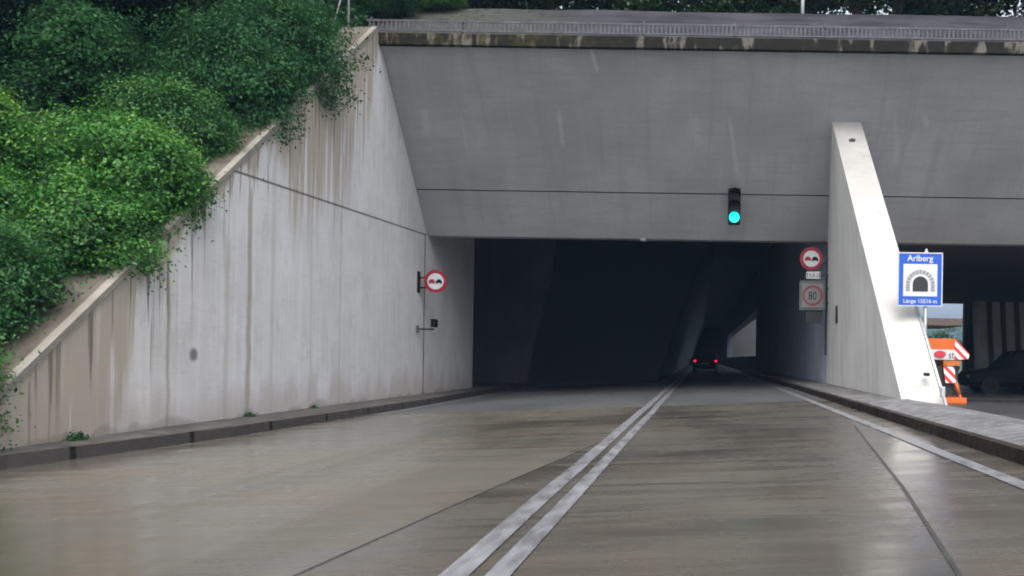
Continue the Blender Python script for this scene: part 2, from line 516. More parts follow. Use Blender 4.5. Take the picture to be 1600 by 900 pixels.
M['blue'] = simple("blue_sign_paint", (.003, .062, .36), .5, .05, 8)
M['orange'] = simple("orange_paint", (.50, .095, .012), .45, .1, 5)
M['orangedk'] = simple("dirty_orange_paint", (.36, .11, .015), .5, .35, 9)
M['rubber'] = simple("tyre_rubber", (.005, .005, .005), .9, .2, 9)
M['rim'] = simple("alloy_rim", (.008, .008, .008), .7, .1, 9, .1, .0)
M['bark'] = simple("bark", (.045, .037, .028), .9, .4, 7, .2, bump=.5)
M['darkcar'] = simple("black_car_paint", (.003, .0035, .005), .6, .1, 3, .05)
M['greycar'] = simple("dark_grey_car_paint", (.003, .0035, .005), .6, .1, 3, .05)
M['tunnelcar'] = simple("dark_green_car_paint", (.004, .006, .006), .6, .1, 3, .05)
M['glass'] = simple("dark_car_glass", (.003, .003, .004), .4, .1, 3, .08)
M['tail'] = emit("red_tail_light", (1.0, .01, .05), 1.1)
M['lampred'] = simple("red_lamp_lens", (.45, .03, .05), .2, .1, 8, .6)
M['headlamp'] = simple("clear_lamp_lens", (.03, .03, .035), .35, .1, 8, .6)
M['green'] = emit("green_signal_lens", (.0, 1.0, .72), 1.6)
M['amberoff'] = simple("unlit_signal_lens", (.010, .010, .013), .7, .2, 8, .1)
M['roofbrown'] = simple("brown_roof_edge", (.10, .075, .065), .7, .25, 3)


def stripes_material():
    t = NT("red_white_warning_stripes")
    x, y, z = t.xyz()
    k = t.ma('FRACT', t.ma('MULTIPLY', t.ma('ADD', x, t.ma('MULTIPLY', z, 1.0)), 3.6))
    c = t.mix(t.sm(k, .47, .53), (.72, .70, .70), (.55, .03, .04))
    return t.out(c, .45, .4)


M['stripes'] = stripes_material()


def leaf_material(name, dark, mid, bright, amt=.5, spec=.3):
    t = NT(name)
    at = t.n("ShaderNodeAttribute"); at.attribute_name = "tint"
    oi = t.n("ShaderNodeObjectInfo")
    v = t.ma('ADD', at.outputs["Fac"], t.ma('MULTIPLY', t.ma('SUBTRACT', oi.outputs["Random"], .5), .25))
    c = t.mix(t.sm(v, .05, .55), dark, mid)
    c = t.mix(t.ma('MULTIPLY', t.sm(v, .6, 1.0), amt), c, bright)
    t.out(c, .5, spec)
    tr = t.n("ShaderNodeBsdfTranslucent"); t.t.links.new(c, tr.inputs[0])
    mx = t.n("ShaderNodeMixShader"); mx.inputs[0].default_value = .28
    o = t.t.nodes["Material Output"]
    t.t.links.new(t.b.outputs[0], mx.inputs[1]); t.t.links.new(tr.outputs[0], mx.inputs[2])
    t.t.links.new(mx.outputs[0], o.inputs[0])
    return t.m


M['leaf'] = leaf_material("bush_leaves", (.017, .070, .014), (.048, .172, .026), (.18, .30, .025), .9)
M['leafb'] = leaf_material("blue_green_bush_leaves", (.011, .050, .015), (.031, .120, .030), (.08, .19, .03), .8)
M['leafc'] = leaf_material("shaded_bush_leaves", (.010, .042, .017), (.027, .100, .033), (.065, .165, .042), .8, .15)  # darker copy of the bush leaves, shade of the upper slope in its colour
M['leafd'] = leaf_material("forest_leaves", (.003, .011, .008), (.006, .020, .012), (.013, .036, .014), .5, .06)  # leaf colour darkened to carry the shade under the canopy
M['leafr'] = leaf_material("ridge_tree_leaves", (.012, .036, .010), (.024, .066, .014), (.05, .10, .02), .6)

# ------------------------------------------------------------------ ground, road, kerbs
def rz(x):
    return S * x


def sheet(name, mat_, pts_rows, label=None, cat=None, mi=None, mats=None):
    """grid sheet from rows of points"""
    b = MB()
    vr = [[b.bm.verts.new(p) for p in row] for row in pts_rows]
    for j in range(len(vr) - 1):
        for i in range(len(vr[0]) - 1):
            f = b.bm.faces.new((vr[j][i], vr[j][i + 1], vr[j + 1][i + 1], vr[j + 1][i]))
            if mi: f.material_index = mi[i]
    o = b.build(name, mats or mat_)
    for p in o.data.polygons:
        pass
    return struct(o, label, cat)


g = MB()
g.poly([(-900, -500, -.75), (900, -500, -.75), (900, 1000, -.75), (-900, 1000, -.75)])
struct(g.build("ground", M['ground']), "flat meadow ground reaching the horizon", "ground")

# joints between the concrete pours (x at y)
JL = [(-12, -3.6), (0, -2.5), (4.88, -2.06), (6.36, -1.92), (8.65, -1.70), (12.49, -1.29), (18.3, -1.05), (21.6, -1.0)]
JR = [(-12, -.9), (0, .65), (4.41, 1.2), (7.41, 1.56), (10.6, 1.88), (13.82, 2.21), (16.0, 2.42), (21.6, 2.42)]
ip = lambda T, y: float(np.interp(y, [p[0] for p in T], [p[1] for p in T]))
YW = 21.6
rows = []
ys = [-12, -6, 0, 3, 4.41, 4.88, 6.36, 7.41, 8.65, 10.6, 12.49, 13.82, 16, 18.3, YW]
XR = 2.84
XL = -8.75
for y in ys:
    xs = [XL, ip(JL, y), ip(JR, y), XR + .1]
    rows.append([(x, y, rz(x)) for x in xs])
b = MB()
vr = [[b.bm.verts.new(p) for p in row] for row in rows]
for j in range(len(vr) - 1):
    for i in range(3):
        f = b.bm.faces.new((vr[j][i], vr[j][i + 1], vr[j + 1][i + 1], vr[j + 1][i])); f.material_index = i
va = [b.bm.verts.new((x, YW, rz(x))) for x in (-12.5, XR + .1)]
vb = [b.bm.verts.new((x, 210, rz(x))) for x in (-12.5, XR + .1)]
f = b.bm.faces.new((va[0], va[1], vb[1], vb[0])); f.material_index = 3
struct(b.build("road", [M['road_old'], M['road_lane'], M['road_edge'], M['asphalt']]), "wet concrete road running into the tunnel", "road")


def strip(name, m, line, wd, lift, label=None, cat=None, w2=None):
    b = MB()
    L = []; Rr = []
    for i, (y, x) in enumerate(line):
        ww = wd if w2 is None else wd + (w2 - wd) * i / (len(line) - 1)
        L.append(b.bm.verts.new((x - ww / 2, y, rz(x - ww / 2) + lift)))
        Rr.append(b.bm.verts.new((x + ww / 2, y, rz(x + ww / 2) + lift)))
    for i in range(len(L) - 1):
        b.bm.faces.new((L[i], Rr[i], Rr[i + 1], L[i + 1]))
    return struct(b.build(name, m), label, cat)


strip("road_joint", M['joint'], [p for p in JL if p[0] < 18], .016, .004, "dark joint in the concrete left of the double line", "joint")
strip("road_joint", M['joint'], [p for p in JR if p[0] < 14], .028, .004, "dark joint in the concrete beside the right edge line", "joint")


def dense(x, y0, y1, n, wob=.0, seed=0):
    rr = random.Random(seed)
    return [(y0 + (y1 - y0) * i / n, x + rr.uniform(-wob, wob)) for i in range(n + 1)]


strip("road_markings", M['paint'], dense(-1.215, -6, 150, 100, .006, 1), .155, .008, "left stripe of the white double centre line", "line")
strip("road_markings", M['paint'], dense(-.985, -6, 150, 100, .006, 2), .13, .008, "right stripe of the white double centre line", "line")
strip("road_markings", M['paint'], dense(2.44, -6, 150, 60, .008, 3), .15, .008, "white edge line along the right kerb", "line")
strip("road_markings", M['paint'], dense(-7.30, 21.8, 60, 20, .008, 4), .12, .008, "white edge line along the left kerb", "line")

# left kerb and narrow walk along the wing wall
KL = [(-12, -8.25), (0, -8.28), (11.4, -8.22), (13.5, -7.95), (15.9, -7.72), (20, -7.62), (26, -7.58), (33.7, -7.85), (44, -8.0), (60, -8.0)]
def kerb_strip(name, m, line, x_in, hgt, lab, wmat=None):
    pass
b = MB()
for (y0, x0), (y1, x1) in zip(KL, KL[1:]):
    h0, h1 = rz(x0) + .165, rz(x1) + .165
    b.prism([(x0, y0, rz(x0) - .2), (x0 - .02, y0, h0), (x0 - .17, y0, h0), (x0 - .17, y0, rz(x0) - .2)],
            [(x1, y1, rz(x1) - .2), (x1 - .02, y1, h1), (x1 - .17, y1, h1), (x1 - .17, y1, rz(x1) - .2)])
bmesh.ops.remove_doubles(b.bm, verts=b.bm.verts[:], dist=.0005)
struct(b.build("kerb", M['kerb_l']), "dark wet kerb along the foot of the wing wall", "kerb")
rows = []
for y, x in KL:
    rows.append([(-12.3 if y > 36.5 else -8.9, y, rz(x) + .172 + .01), (x - .17, y, rz(x) + .160)])
sheet("pavement", M['gutter'], rows, "narrow walk between the left kerb and the wing wall", "pavement")

# right kerb and pavement
b = MB()
yk = [-12, -4, 2, 6, 10, 14, 18, 24, 30, 40, 60, 70]
for y0, y1 in zip(yk, yk[1:]):
    x0 = x1 = XR
    h = rz(XR) + .132
    b.prism([(x0, y0, -.2), (x0 + .02, y0, h), (x0 + .16, y0, h), (x0 + .16, y0, -.2)],
            [(x1, y1, -.2), (x1 + .02, y1, h), (x1 + .16, y1, h), (x1 + .16, y1, -.2)])
bmesh.ops.remove_doubles(b.bm, verts=b.bm.verts[:], dist=.0005)
struct(b.build("kerb", M['kerb_r']), "brown stone kerb along the right pavement", "kerb")
hp = rz(XR) + .129
rr = random.Random(5)
rows = []
yy = -12.0
while yy < 18.6:
    rows.append([(XR + .15, yy, hp)] + [(x, yy, z + rr.uniform(-.002, .002)) for x, z in ((3.2, .297), (3.6, .335), (4.0, .31), (4.5, .25), (5.0, .16), (5.5, .05), (6.2, -.14))])
    yy += .45
sheet("pavement", M['pave'], rows, "rough grey pavement behind the right kerb", "pavement")
sheet("pavement", M['pave'], [[(XR + .15, 18.1, hp), (3.95, 18.1, .33)], [(XR + .15, 70, hp), (3.95, 70, .33)]], "pavement strip running into the tunnel", "pavement")

# the yard to the right, under the deck
sheet("yard", M['lotasphalt'], [[(4.4, -12, -.16), (60, -12, -.16)], [(4.4, 140, -.16), (60, 140, -.16)]], "dark asphalt yard under the bridge deck", "yard")
b = MB(); b.box(8.0, 34, 29.2, 29.5, -.3, -.05, .02)
struct(b.build("kerb", M['kerb_l']), "pale low kerb in front of the parked dark cars", "kerb")

# ------------------------------------------------------------------ terrain
def ztop(y):
    return float(np.interp(y, [-30, 8, 11.84, 25.2, 29.2, 60, 140], [-.6, -.5, .47, 9.62, 11.5, 14, 20]))


rows = []
rr = random.Random(11)
xs = [-9.42, -10, -11, -12.5, -14, -16, -19, -23, -28, -35, -45, -60, -90]
for k in range(0, 76):
    y = -20 + k * 2.0
    rows.append([(x, y, ztop(y) - .22 + .42 * (-9.42 - x) * (1 if y > 5 else .4) * (1 if x > -30 else .9) + (rr.uniform(-.15, .15) if x < -10 else 0)) for x in xs])
sheet("hillside", M['soil'], rows, "dark overgrown hillside rising behind the wing wall", "hillside")
# the ground on top of the portal
sheet("hilltop", M['soil'], [[(-9.42, 29.05, 11.5), (44, 29.05, 11.5)], [(-9.42, 61.5, 11.9), (44, 61.5, 11.9)]], "earth on top of the portal, under the tree row", "hilltop")
rows = []
rr = random.Random(2)
xe = [-9.3 + i * 1.5 for i in range(34)]
for y, z in ((25.75, 9.50), (26.4, 9.9), (27.2, 10.36), (28.0, 10.85), (28.6, 11.2), (29.1, 11.55)):
    rows.append([(x, y, z + rr.uniform(-.03, .03)) for x in xe])
sheet("embankment", M['emb'], rows, "grey-violet stone revetment sloping up behind the railing", "embankment")

# far wooded hill behind the yard
rows = []
rr = random.Random(3)
for j in range(9):
    rows.append([(x, 420 + j * 60, -1 + max(0, (j / 8)) ** .8 * (46 + 26 * math.sin(x * .011 + 1.4) + 10 * math.sin(x * .041)) + rr.uniform(-2, 2)) for x in range(-300, 620, 20)])
sheet("hills", M['hill'], rows, "far wooded hill behind the yard", "hills")

# ------------------------------------------------------------------ wing wall on the left
WX, WT = -8.65, .78
ww = thing("wing_wall", "pale stained concrete wing wall sloping down from the portal to the left", "retaining wall", (WX, 11.84, -.3))
b = MB()
zt = lambda y: ZT0 + ZTS * (y - YT0)
P = [(WX, 11.84, -.6), (WX, 36.2, -.6), (WX, 36.2, 8.2), (WX, 26.6, 8.2), (WX, 25.15, zt(25.15) - .06), (WX, 11.84, zt(11.84) - .06)]
b.prism(P, [(p[0] - WT, p[1], p[2]) for p in P])
b.build("wall", M['wing'], ww)
b = MB()
Pc = [(y, zt(y)) for y in (11.80, 25.0)]
b.prism([(WX + .035, 11.80, zt(11.80) - .055), (WX + .035, 25.05, zt(25.05) - .055), (WX + .035, 25.05, zt(25.05) + .05), (WX + .035, 11.80, zt(11.80) + .05)],
        [(WX - .10, 11.80, zt(11.80) - .055), (WX - .10, 25.05, zt(25.05) - .055), (WX - .10, 25.05, zt(25.05) + .05), (WX - .10, 11.80, zt(11.80) + .05)])
b.build("cap_edge", M['capedge'], ww)
b = MB()
b.prism([(WX - .10, 11.80, zt(11.80) - .055), (WX - .10, 25.05, zt(25.05) - .055), (WX - .10, 25.05, zt(25.05) + .04), (WX - .10, 11.80, zt(11.80) + .04)],
        [(WX - WT - .06, 11.80, zt(11.80) - .055), (WX - WT - .06, 25.05, zt(25.05) - .055), (WX - WT - .06, 25.05, zt(25.05) + .02), (WX - WT - .06, 11.80, zt(11.80) + .02)])
b.build("cap", M['cap'], ww)

# ------------------------------------------------------------------ portal: headwall, coping, deck
HS = 1.023
hy = lambda z: 30 - HS * (z - 4.75)
hw = thing("headwall", "grey concrete headwall leaning forward above both openings", "headwall", (-8.65, 30, 4.75))
XH = 36.0


def slab_x(b, z0, z1, x0, x1, th=.5):
    A = [(x0, hy(z0), z0), (x0, hy(z1), z1), (x0, hy(z1) + th, z1 + th * .2), (x0, hy(z0) + th, z0)]
    b.prism(A, [(x1, p[1], p[2]) for p in A])


b = MB(); slab_x(b, 4.75, 5.955, WX + .004, XH); b.build("lower_panel", M['head'], hw)
b = MB(); slab_x(b, 5.985, 9.3, WX + .004, XH); b.build("upper_panel", M['head'], hw)
b = MB()
A = [(WX + .004, hy(5.8) + .06, 5.8), (WX + .004, hy(6.2) + .06, 6.2), (WX + .004, hy(6.2) + .3, 6.2), (WX + .004, hy(5.8) + .3, 5.8)]
b.prism(A, [(XH, p[1], p[2]) for p in A]); b.build("joint_filler", M['black'], hw)
b = MB(); b.box(WX - .05, XH, 25.27, 25.9, 9.19, 9.50, .015)
tag(b.build("coping", M['coping'], None, base=(WX, 25.2, 9.2)), "dark mossy coping with pale run marks along the top of the headwall", "coping")

b = MB()
b.box(-9.6, 3.9, 30.55, 62, 7.6, 8.9)
b.box(4.72, XH + 6, 30.55, 61, 4.76, 8.9)
b.box(-9.6, XH + 6, 26.6, 30.54, 8.2, 9.3)
tag(b.build("bridge_deck", M['roofdark'], None, base=(0, 45, 4.76)), "dark concrete deck over the tunnel mouth and the yard", "bridge deck")

# tunnel: walls, ceiling, end walls
def tunnel_wall(name, x0, x1, y0, y1, z0, z1, m, label, cat="tunnel wall"):
    b = MB(); b.box(x0, x1, y0, y1, z0, z1)
    return tag(b.build(name, m, None, base=((x0 + x1) / 2, (y0 + y1) / 2, z0)), label, cat)


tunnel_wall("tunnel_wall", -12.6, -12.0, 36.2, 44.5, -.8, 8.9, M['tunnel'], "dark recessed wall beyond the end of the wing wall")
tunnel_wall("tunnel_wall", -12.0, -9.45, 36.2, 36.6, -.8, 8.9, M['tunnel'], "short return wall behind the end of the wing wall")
b = MB()  # added panel, black in place of the tunnel's unlit void
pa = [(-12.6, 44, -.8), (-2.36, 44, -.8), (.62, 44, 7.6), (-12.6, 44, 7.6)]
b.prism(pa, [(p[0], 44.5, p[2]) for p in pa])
tag(b.build("tunnel_dark_panel", M['darkfill'], None, base=(-6, 44, -.8)), "added black panel with a slanting right edge, standing in for the dark inside the tunnel", "tunnel wall")
b = MB()  # added panel that imitates the paler left side of the veil
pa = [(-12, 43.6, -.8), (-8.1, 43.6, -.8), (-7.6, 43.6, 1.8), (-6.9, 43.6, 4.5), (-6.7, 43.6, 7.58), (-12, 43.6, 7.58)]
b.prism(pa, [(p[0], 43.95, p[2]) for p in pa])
tag(b.build("tunnel_veil_panel", M['roofdark'], None, base=(-9, 43.6, -.8)), "added dim panel left of the black one, standing in for a bluish veil", "tunnel wall")
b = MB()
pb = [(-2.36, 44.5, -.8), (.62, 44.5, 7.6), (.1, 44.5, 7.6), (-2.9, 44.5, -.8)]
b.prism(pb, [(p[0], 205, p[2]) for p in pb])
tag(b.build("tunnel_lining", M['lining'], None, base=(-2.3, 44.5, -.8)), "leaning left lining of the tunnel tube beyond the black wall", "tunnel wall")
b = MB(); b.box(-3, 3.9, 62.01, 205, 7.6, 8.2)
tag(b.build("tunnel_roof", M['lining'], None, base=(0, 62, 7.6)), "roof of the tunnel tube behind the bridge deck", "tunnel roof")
tunnel_wall("tunnel_back_wall", -3, 4.2, 205.1, 205.6, -.8, 8.2, M['darkfill'], "dark far end of the tunnel tube")
# right tunnel wall with an opening added to give a dim patch of daylight
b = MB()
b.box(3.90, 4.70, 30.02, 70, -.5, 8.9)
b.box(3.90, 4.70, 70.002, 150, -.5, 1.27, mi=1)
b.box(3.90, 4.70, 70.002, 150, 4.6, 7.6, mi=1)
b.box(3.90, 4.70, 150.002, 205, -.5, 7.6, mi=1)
tag(b.build("tunnel_wall", [M['tunnel'], M['lining']], None, base=(4.3, 30, -.5)), "right wall of the tunnel behind the buttress with an opening added far inside for a dim light patch", "tunnel wall")
b = MB(); b.box(3.95, 11, 158, 158.6, -.5, 9)  # added wall, shows through the opening as a dim light patch
tag(b.build("light_patch_wall", M['gallery'], None, base=(7, 158, -.5)), "added dark wall behind the opening far inside the tunnel, standing in for a light patch", "wall")

# ------------------------------------------------------------------ buttress
bt = thing("buttress", "white sloping concrete buttress between the tunnel mouth and the yard", "buttress", (4.2, 18, .2))
b = MB()
L = [(3.82, 18.0, -.3), (3.90, 30.0, -.3), (3.865, 30.0, 4.75), (3.545, hy(7.74), 7.74), (3.82, 17.75 + .25, .10)]
L = [(3.82, 17.78, -.1), (3.90, 30.0, -.1), (3.865, 30.0, 4.75), (3.545, hy(7.74), 7.74)]
Rr_ = [(4.56, 17.55, -.1), (4.66, 30.0, -.1), (4.64, 30.0, 4.75), (4.355, hy(7.74), 7.74)]
va = [b.bm.verts.new(p) for p in L]; vb = [b.bm.verts.new(p) for p in Rr_]
NP = 12
for Q, flip in ((L, False), (Rr_, True)):          # slightly twisted side faces, as fine ruled patches
    q = [Vector(p) for p in Q]
    gv = [[b.bm.verts.new((q[0] * (1 - i / NP) + q[1] * (i / NP)) * (1 - j / NP) + (q[3] * (1 - i / NP) + q[2] * (i / NP)) * (j / NP)) for i in range(NP + 1)] for j in range(NP + 1)]
    for j in range(NP):
        for i in range(NP):
            f = b.bm.faces.new((gv[j][i], gv[j][i + 1], gv[j + 1][i + 1], gv[j + 1][i])); f.smooth = True
for i in range(4):
    f = b.bm.faces.new((va[i], va[(i + 1) % 4], vb[(i + 1) % 4], vb[i]))
    if i == 3: f.material_index = 1
bmesh.ops.remove_doubles(b.bm, verts=b.bm.verts[:], dist=.0005)
for e in b.bm.edges:
    if len(e.link_faces) != 2 or e.link_faces[0].smooth != e.link_faces[1].smooth: e.smooth = False
o = b.build("body", [M['buttside'], M['butt']], bt)
# thin galvanised strip along the right edge of the sloping face
b = MB()
tE = lambda z: Vector((4.56 + (4.355 - 4.56) * (z + .1) / 7.84 + .02, 17.55 + (hy(7.74) - 17.55) * (z + .1) / 7.84 - .01, z))
pA = tE(.2); pB = tE(3.2)
b.tube([pA, pB], .035, 8)
b.build("edge_conduit", M['galv'], bt)
b = MB(); b.box(4.45, 4.52, 17.80, 17.95, .38, .58, .01)
b.build("conduit_box", M['galv'], bt)
b = MB(); b.disc((3.98, 7.02), .05, hy(7.74) - .93, hy(7.74), 14, rx=.09); b.build("fixing_recess", M['dkmetal'], bt)
b = MB(); b.disc((4.30, .80), .035, 18.24, 18.5, 14); b.build("drain_hole", M['black'], bt)

# ------------------------------------------------------------------ railing on the coping
rl = thing("parapet_railing", "low pale steel railing with close upright bars on top of the coping", "railing", (-8.9, 25.2, 9.5))
b = MB(); b.box(-9.0, XH, 25.33, 25.37, 9.81, 9.86); b.build("top_rail", M['rail'], rl)
b = MB(); b.box(-9.0, XH, 25.33, 25.37, 9.56, 9.60); b.build("bottom_rail", M['rail'], rl)
b = MB()
x = -8.93
while x < XH:
    b.box(x, x + .045, 25.335, 25.365, 9.595, 9.815); x += .115
b.build("bar_grille", M['rail'], rl)
for i in range(19):
    xx = -8.9 + i * 2.4
    b = MB(); b.box(xx, xx + .05, 25.375, 25.425, 9.45, 9.93); b.build("post", M['rail'], rl)

# fence post with brace on the wall corner
fp = thing("fence_post", "grey steel fence post with a slanting brace on the wall corner", "post", (-9.42, 25.2, 9.4))
b = MB(); b.tube([(-9.42, 25.2, 9.3), (-9.42, 25.2, 12.4)], .032, 10); b.build("upright", M['galv'], fp)
b = MB(); b.tube([(-9.45, 25.2, 11.0), (-9.95, 25.3, 9.3)], .02, 8); b.build("brace", M['galv'], fp)
wp = thing("marker_post", "white marker post among the trees above the traffic light", "post", (2.93, 29.6, 11.4))
b = MB(); b.tube([(2.93, 29.6, 11.4), (2.93, 29.6, 13.2)], .055, 10); b.build("upright", M['white'], wp)
b = MB(); b.tube([(2.93, 29.6, 13.2), (2.93, 29.6, 13.26)], .07, 10); b.build("top_cap", M['grey'], wp)

# ------------------------------------------------------------------ traffic light
TY = 28.35
px = lambda X, Y: (X - 1097) / 1500 * Y
tl = thing("traffic_light", "black traffic light showing green on the headwall above the lanes", "traffic light", (.90, TY, 4.9))
cx = .885
zg = 5.222
b = MB(); b.box(cx - .185, cx + .185, TY, TY + .24, zg - .20, zg + .87, .05); b.build("housing", M['black'], tl)
for k, mm in enumerate(('green', 'amberoff', 'amberoff')):
    zz = zg + k * .335
    b = MB(); b.disc((cx, zz), .148, TY - .012, TY + .02, 36); b.build("lens", M[mm], tl)
    b = MB()
    n = 22
    ro, ri = .172, .160
    ang = [math.pi * (-.15 + 1.3 * i / n) for i in range(n + 1)]
    for a0, a1 in zip(ang, ang[1:]):
        q = lambda r, a, y: (cx + r * math.cos(a), y, zz + r * math.sin(a))
        dep = lambda a: TY - .03 - .19 * max(0, math.sin(a)) ** .7
        b.prism([q(ri, a0, TY), q(ro, a0, TY), q(ro, a0, dep(a0)), q(ri, a0, dep(a0))],
                [q(ri, a1, TY), q(ro, a1, TY), q(ro, a1, dep(a1)), q(ri, a1, dep(a1))])
    b.build("visor", M['black'], tl)
b = MB(); b.box(cx - .05, cx + .05, TY + .2, hy(zg + .9) + .05, zg + .55, zg + .65)
b.box(cx - .05, cx + .05, TY + .2, hy(zg) + .05, zg - .05, zg + .05); b.build("bracket", M['dkmetal'], tl)
b = MB(); b.box(-1.98, -1.80, 29.82, 30.02, 4.66, 4.748, .015)
lt = b.build("lintel_lamp", M['whitegrey'], None, base=(-1.9, 29.9, 4.75))
tag(lt, "small pale unlit lamp under the lower edge of the headwall", "lamp")

# ------------------------------------------------------------------ round signs
def no_overtaking(parent, c, r, y):
    b = MB(); b.disc(c, r, y, y + .03, 48); b.build("back_plate", M['grey'], parent)
    b = MB(); b.ring(c, r * .70, r, y - .006, y - .001, 48); b.build("red_border", M['red'], parent)
    b = MB(); b.disc(c, r * .705, y - .004, y - .001, 48); b.build("white_face", M['white'], parent)
    for s_, mm in ((-1, 'red'), (1, 'black')):
        b = MB()
        x0, z0, k = c[0] + s_ * r * .31, c[1] - r * .02, r
        # front view of a car: body, cabin, two wheels
        yb = y - .010
        def pl(pts):
            b.prism([(x0 + a * k, yb, z0 + e * k) for a, e in pts], [(x0 + a * k, y - .003, z0 + e * k) for a, e in pts])
        pl([(-.27, -.13), (.27, -.13), (.27, .05), (.22, .09), (-.22, .09), (-.27, .05)])
        pl([(-.18, .091), (.18, .091), (.12, .20), (-.12, .20)])
        pl([(-.25, -.20), (-.12, -.20), (-.12, -.131), (-.25, -.131)])
        pl([(.12, -.20), (.25, -.20), (.25, -.131), (.12, -.131)])
        b.build("car_symbol", M[mm], parent)


LY = 29.15
ls = thing("no_overtaking_sign", "round no overtaking sign with red border on a bracket on the wing wall", "road sign", (-8.6, LY, 3.3))
no_overtaking(ls, (-8.13, 3.255), .35, LY)
for zb_ in (3.36, 3.06):
    b = MB(); b.tube([(-8.15, LY + .06, zb_), (-8.62, LY + .06, zb_)], .025, 8); b.build("bracket", M['dkmetal'], ls)
b = MB(); b.box(-8.645, -8.62, LY - .16, LY + .12, 2.9, 3.55, .01); b.build("wall_plate", M['dkmetal'], ls)

wc = thing("wall_camera", "small dark camera on an arm on the wing wall below the round sign", "camera", (-8.6, LY, 1.9))
b = MB(); b.box(-8.22, -8.08, LY - .16, LY + .2, 1.86, 2.08, .03); b.build("housing", M['black'], wc)
b = MB(); b.box(-8.235, -8.065, LY - .2, LY + .16, 2.083, 2.10, .005); b.build("sun_hood", M['black'], wc)
b = MB(); b.tube([(-8.16, LY, 1.9), (-8.16, LY, 1.80), (-8.62, LY, 1.80)], .025, 8); b.build("arm", M['dkmetal'], wc)
b = MB(); b.box(-8.645, -8.58, LY - .2, LY - .08, 1.68, 1.9, .01); b.build("junction_box", M['grey'], wc)

SY = 29.6
rs = thing("no_overtaking_sign", "round no overtaking sign above the square speed sign at the tunnel's right wall", "road sign", (3.3, SY, 4.1))
no_overtaking(rs, (3.325, 4.165), .36, SY)
b = MB(); b.box(3.2, 3.88, SY + .04, SY + .09, 4.13, 4.2); b.build("bracket", M['dkmetal'], rs)
pp = thing("plate_sign", "small white supplementary plate between the round sign and the speed sign", "road sign", (3.4, SY, 3.6))
b = MB(); b.box(3.17, 3.61, SY, SY + .02, 3.55, 3.77); b.build("plate", M['white'], pp)
lettering("3,5 t", .15, M['black'], pp, (3.39, SY - .004, 3.60), "lettering", sx=1.1)
for s_ in (-1, 1):
    xx = 3.39 + s_ * .19
    b = MB(); b.box(xx - .012, xx + .012, SY - .005, SY - .001, 3.58, 3.74); b.build("black_mark", M['black'], pp)
b = MB(); b.box(3.36, 3.88, SY + .025, SY + .06, 3.63, 3.68); b.build("bracket", M['dkmetal'], pp)

sp = thing("speed_sign", "square grey cased sign with a red ring and 80 at the tunnel's right wall", "road sign", (3.38, SY, 2.6))
c = (3.375, 3.03)
b = MB(); b.box(c[0] - .405, c[0] + .405, SY, SY + .22, c[1] - .455, c[1] + .455, .02); b.build("case", M['grey'], sp)
b = MB(); b.box(c[0] - .33, c[0] + .33, SY - .006, SY + .01, c[1] - .36, c[1] + .37, .004); b.build("white_face", M['whitegrey'], sp)
b = MB(); b.ring((c[0], c[1]), .245, .315, SY - .012, SY - .007, 48); b.build("red_ring", M['darkred'], sp)
lettering("80", .36, M['black'], sp, (c[0], SY - .010, c[1] - .13), "lettering", sx=.72)
for dz in (.2, -.26):
    b = MB(); b.box(c[0] + .1, 3.88, SY + .08, SY + .14, c[1] + dz, c[1] + dz + .06); b.build("bracket", M['dkmetal'], sp)
b = MB()
b.box(c[0] - .2, c[0] + .3, SY + .05, SY + .2, c[1] - .85, c[1] - .46, .02); b.build("control_box", M['dkmetal'], sp)

cdt = thing("wall_conduit", "dark conduit running down the corner between buttress and tunnel wall", "conduit", (3.86, 29.95, .3))
b = MB(); b.box(3.815, 3.862, 29.86, 29.97, 1.2, 4.70, .005); b.build("duct", M['dkmetal'], cdt)
b = MB(); b.box(3.79, 3.866, 27.2, 27.45, 2.1, 2.6, .01); b.build("switch_box", M['dkmetal'], cdt)

# ------------------------------------------------------------------ blue tunnel name sign
AY = 19.75
a_ = lambda X, Y: (px(X, AY) - .0155 * (560 - Y) / 1500 * AY, EYE + ((560 - Y) + .0155 * (X - 1097)) / 1500 * AY)
(x0, z1), (x1, z0) = a_(1404, 394), a_(1472, 479)
ns = thing("tunnel_name_sign", "blue tunnel sign reading Arlberg on a grey post beside the buttress", "road sign", (4.6, AY, 0))
sw, sh = x1 - x0, z1 - z0
b = MB(); b.box(x0, x1, AY, AY + .03, z0, z1, .006); b.build("panel", M['blue'], ns)
b = MB()
for (p0, p1, q0, q1) in ((x0, x1, z1 - .022, z1), (x0, x1, z0, z0 + .016), (x1 - .02, x1, z0 + .016, z1 - .022), (x0, x0 + .012, z0 + .016, z1 - .022)):
    b.box(p0, p1, AY - .005, AY - .001, q0, q1)
b.build("border", M['white'], ns)
ix0, ix1 = x0 + sw * .115, x0 + sw * .88
iz0, iz1 = z0 + sh * .185, z0 + sh * .785
b = MB(); b.box(ix0, ix1, AY - .004, AY - .001, iz0, iz1); b.build("white_square", M['white'], ns)
mx = x0 + sw * .50
# black mouth
def arch(b, r, zb, zs, y0, y1, n=24):
    pts = [(mx - r, zb), (mx + r, zb)] + [(mx + r * math.cos(math.pi * i / n), zs + r * 1.02 * math.sin(math.pi * i / n)) for i in range(n + 1)]
    b.prism([(p, y0, q) for p, q in pts], [(p, y1, q) for p, q in pts])
r0 = sw * .172
zb, zs = z0 + sh * .275, z0 + sh * .41
b = MB(); arch(b, r0, zb, zs, AY - .012, AY - .005); b.build("tunnel_mouth", M['dkmetal'], ns)
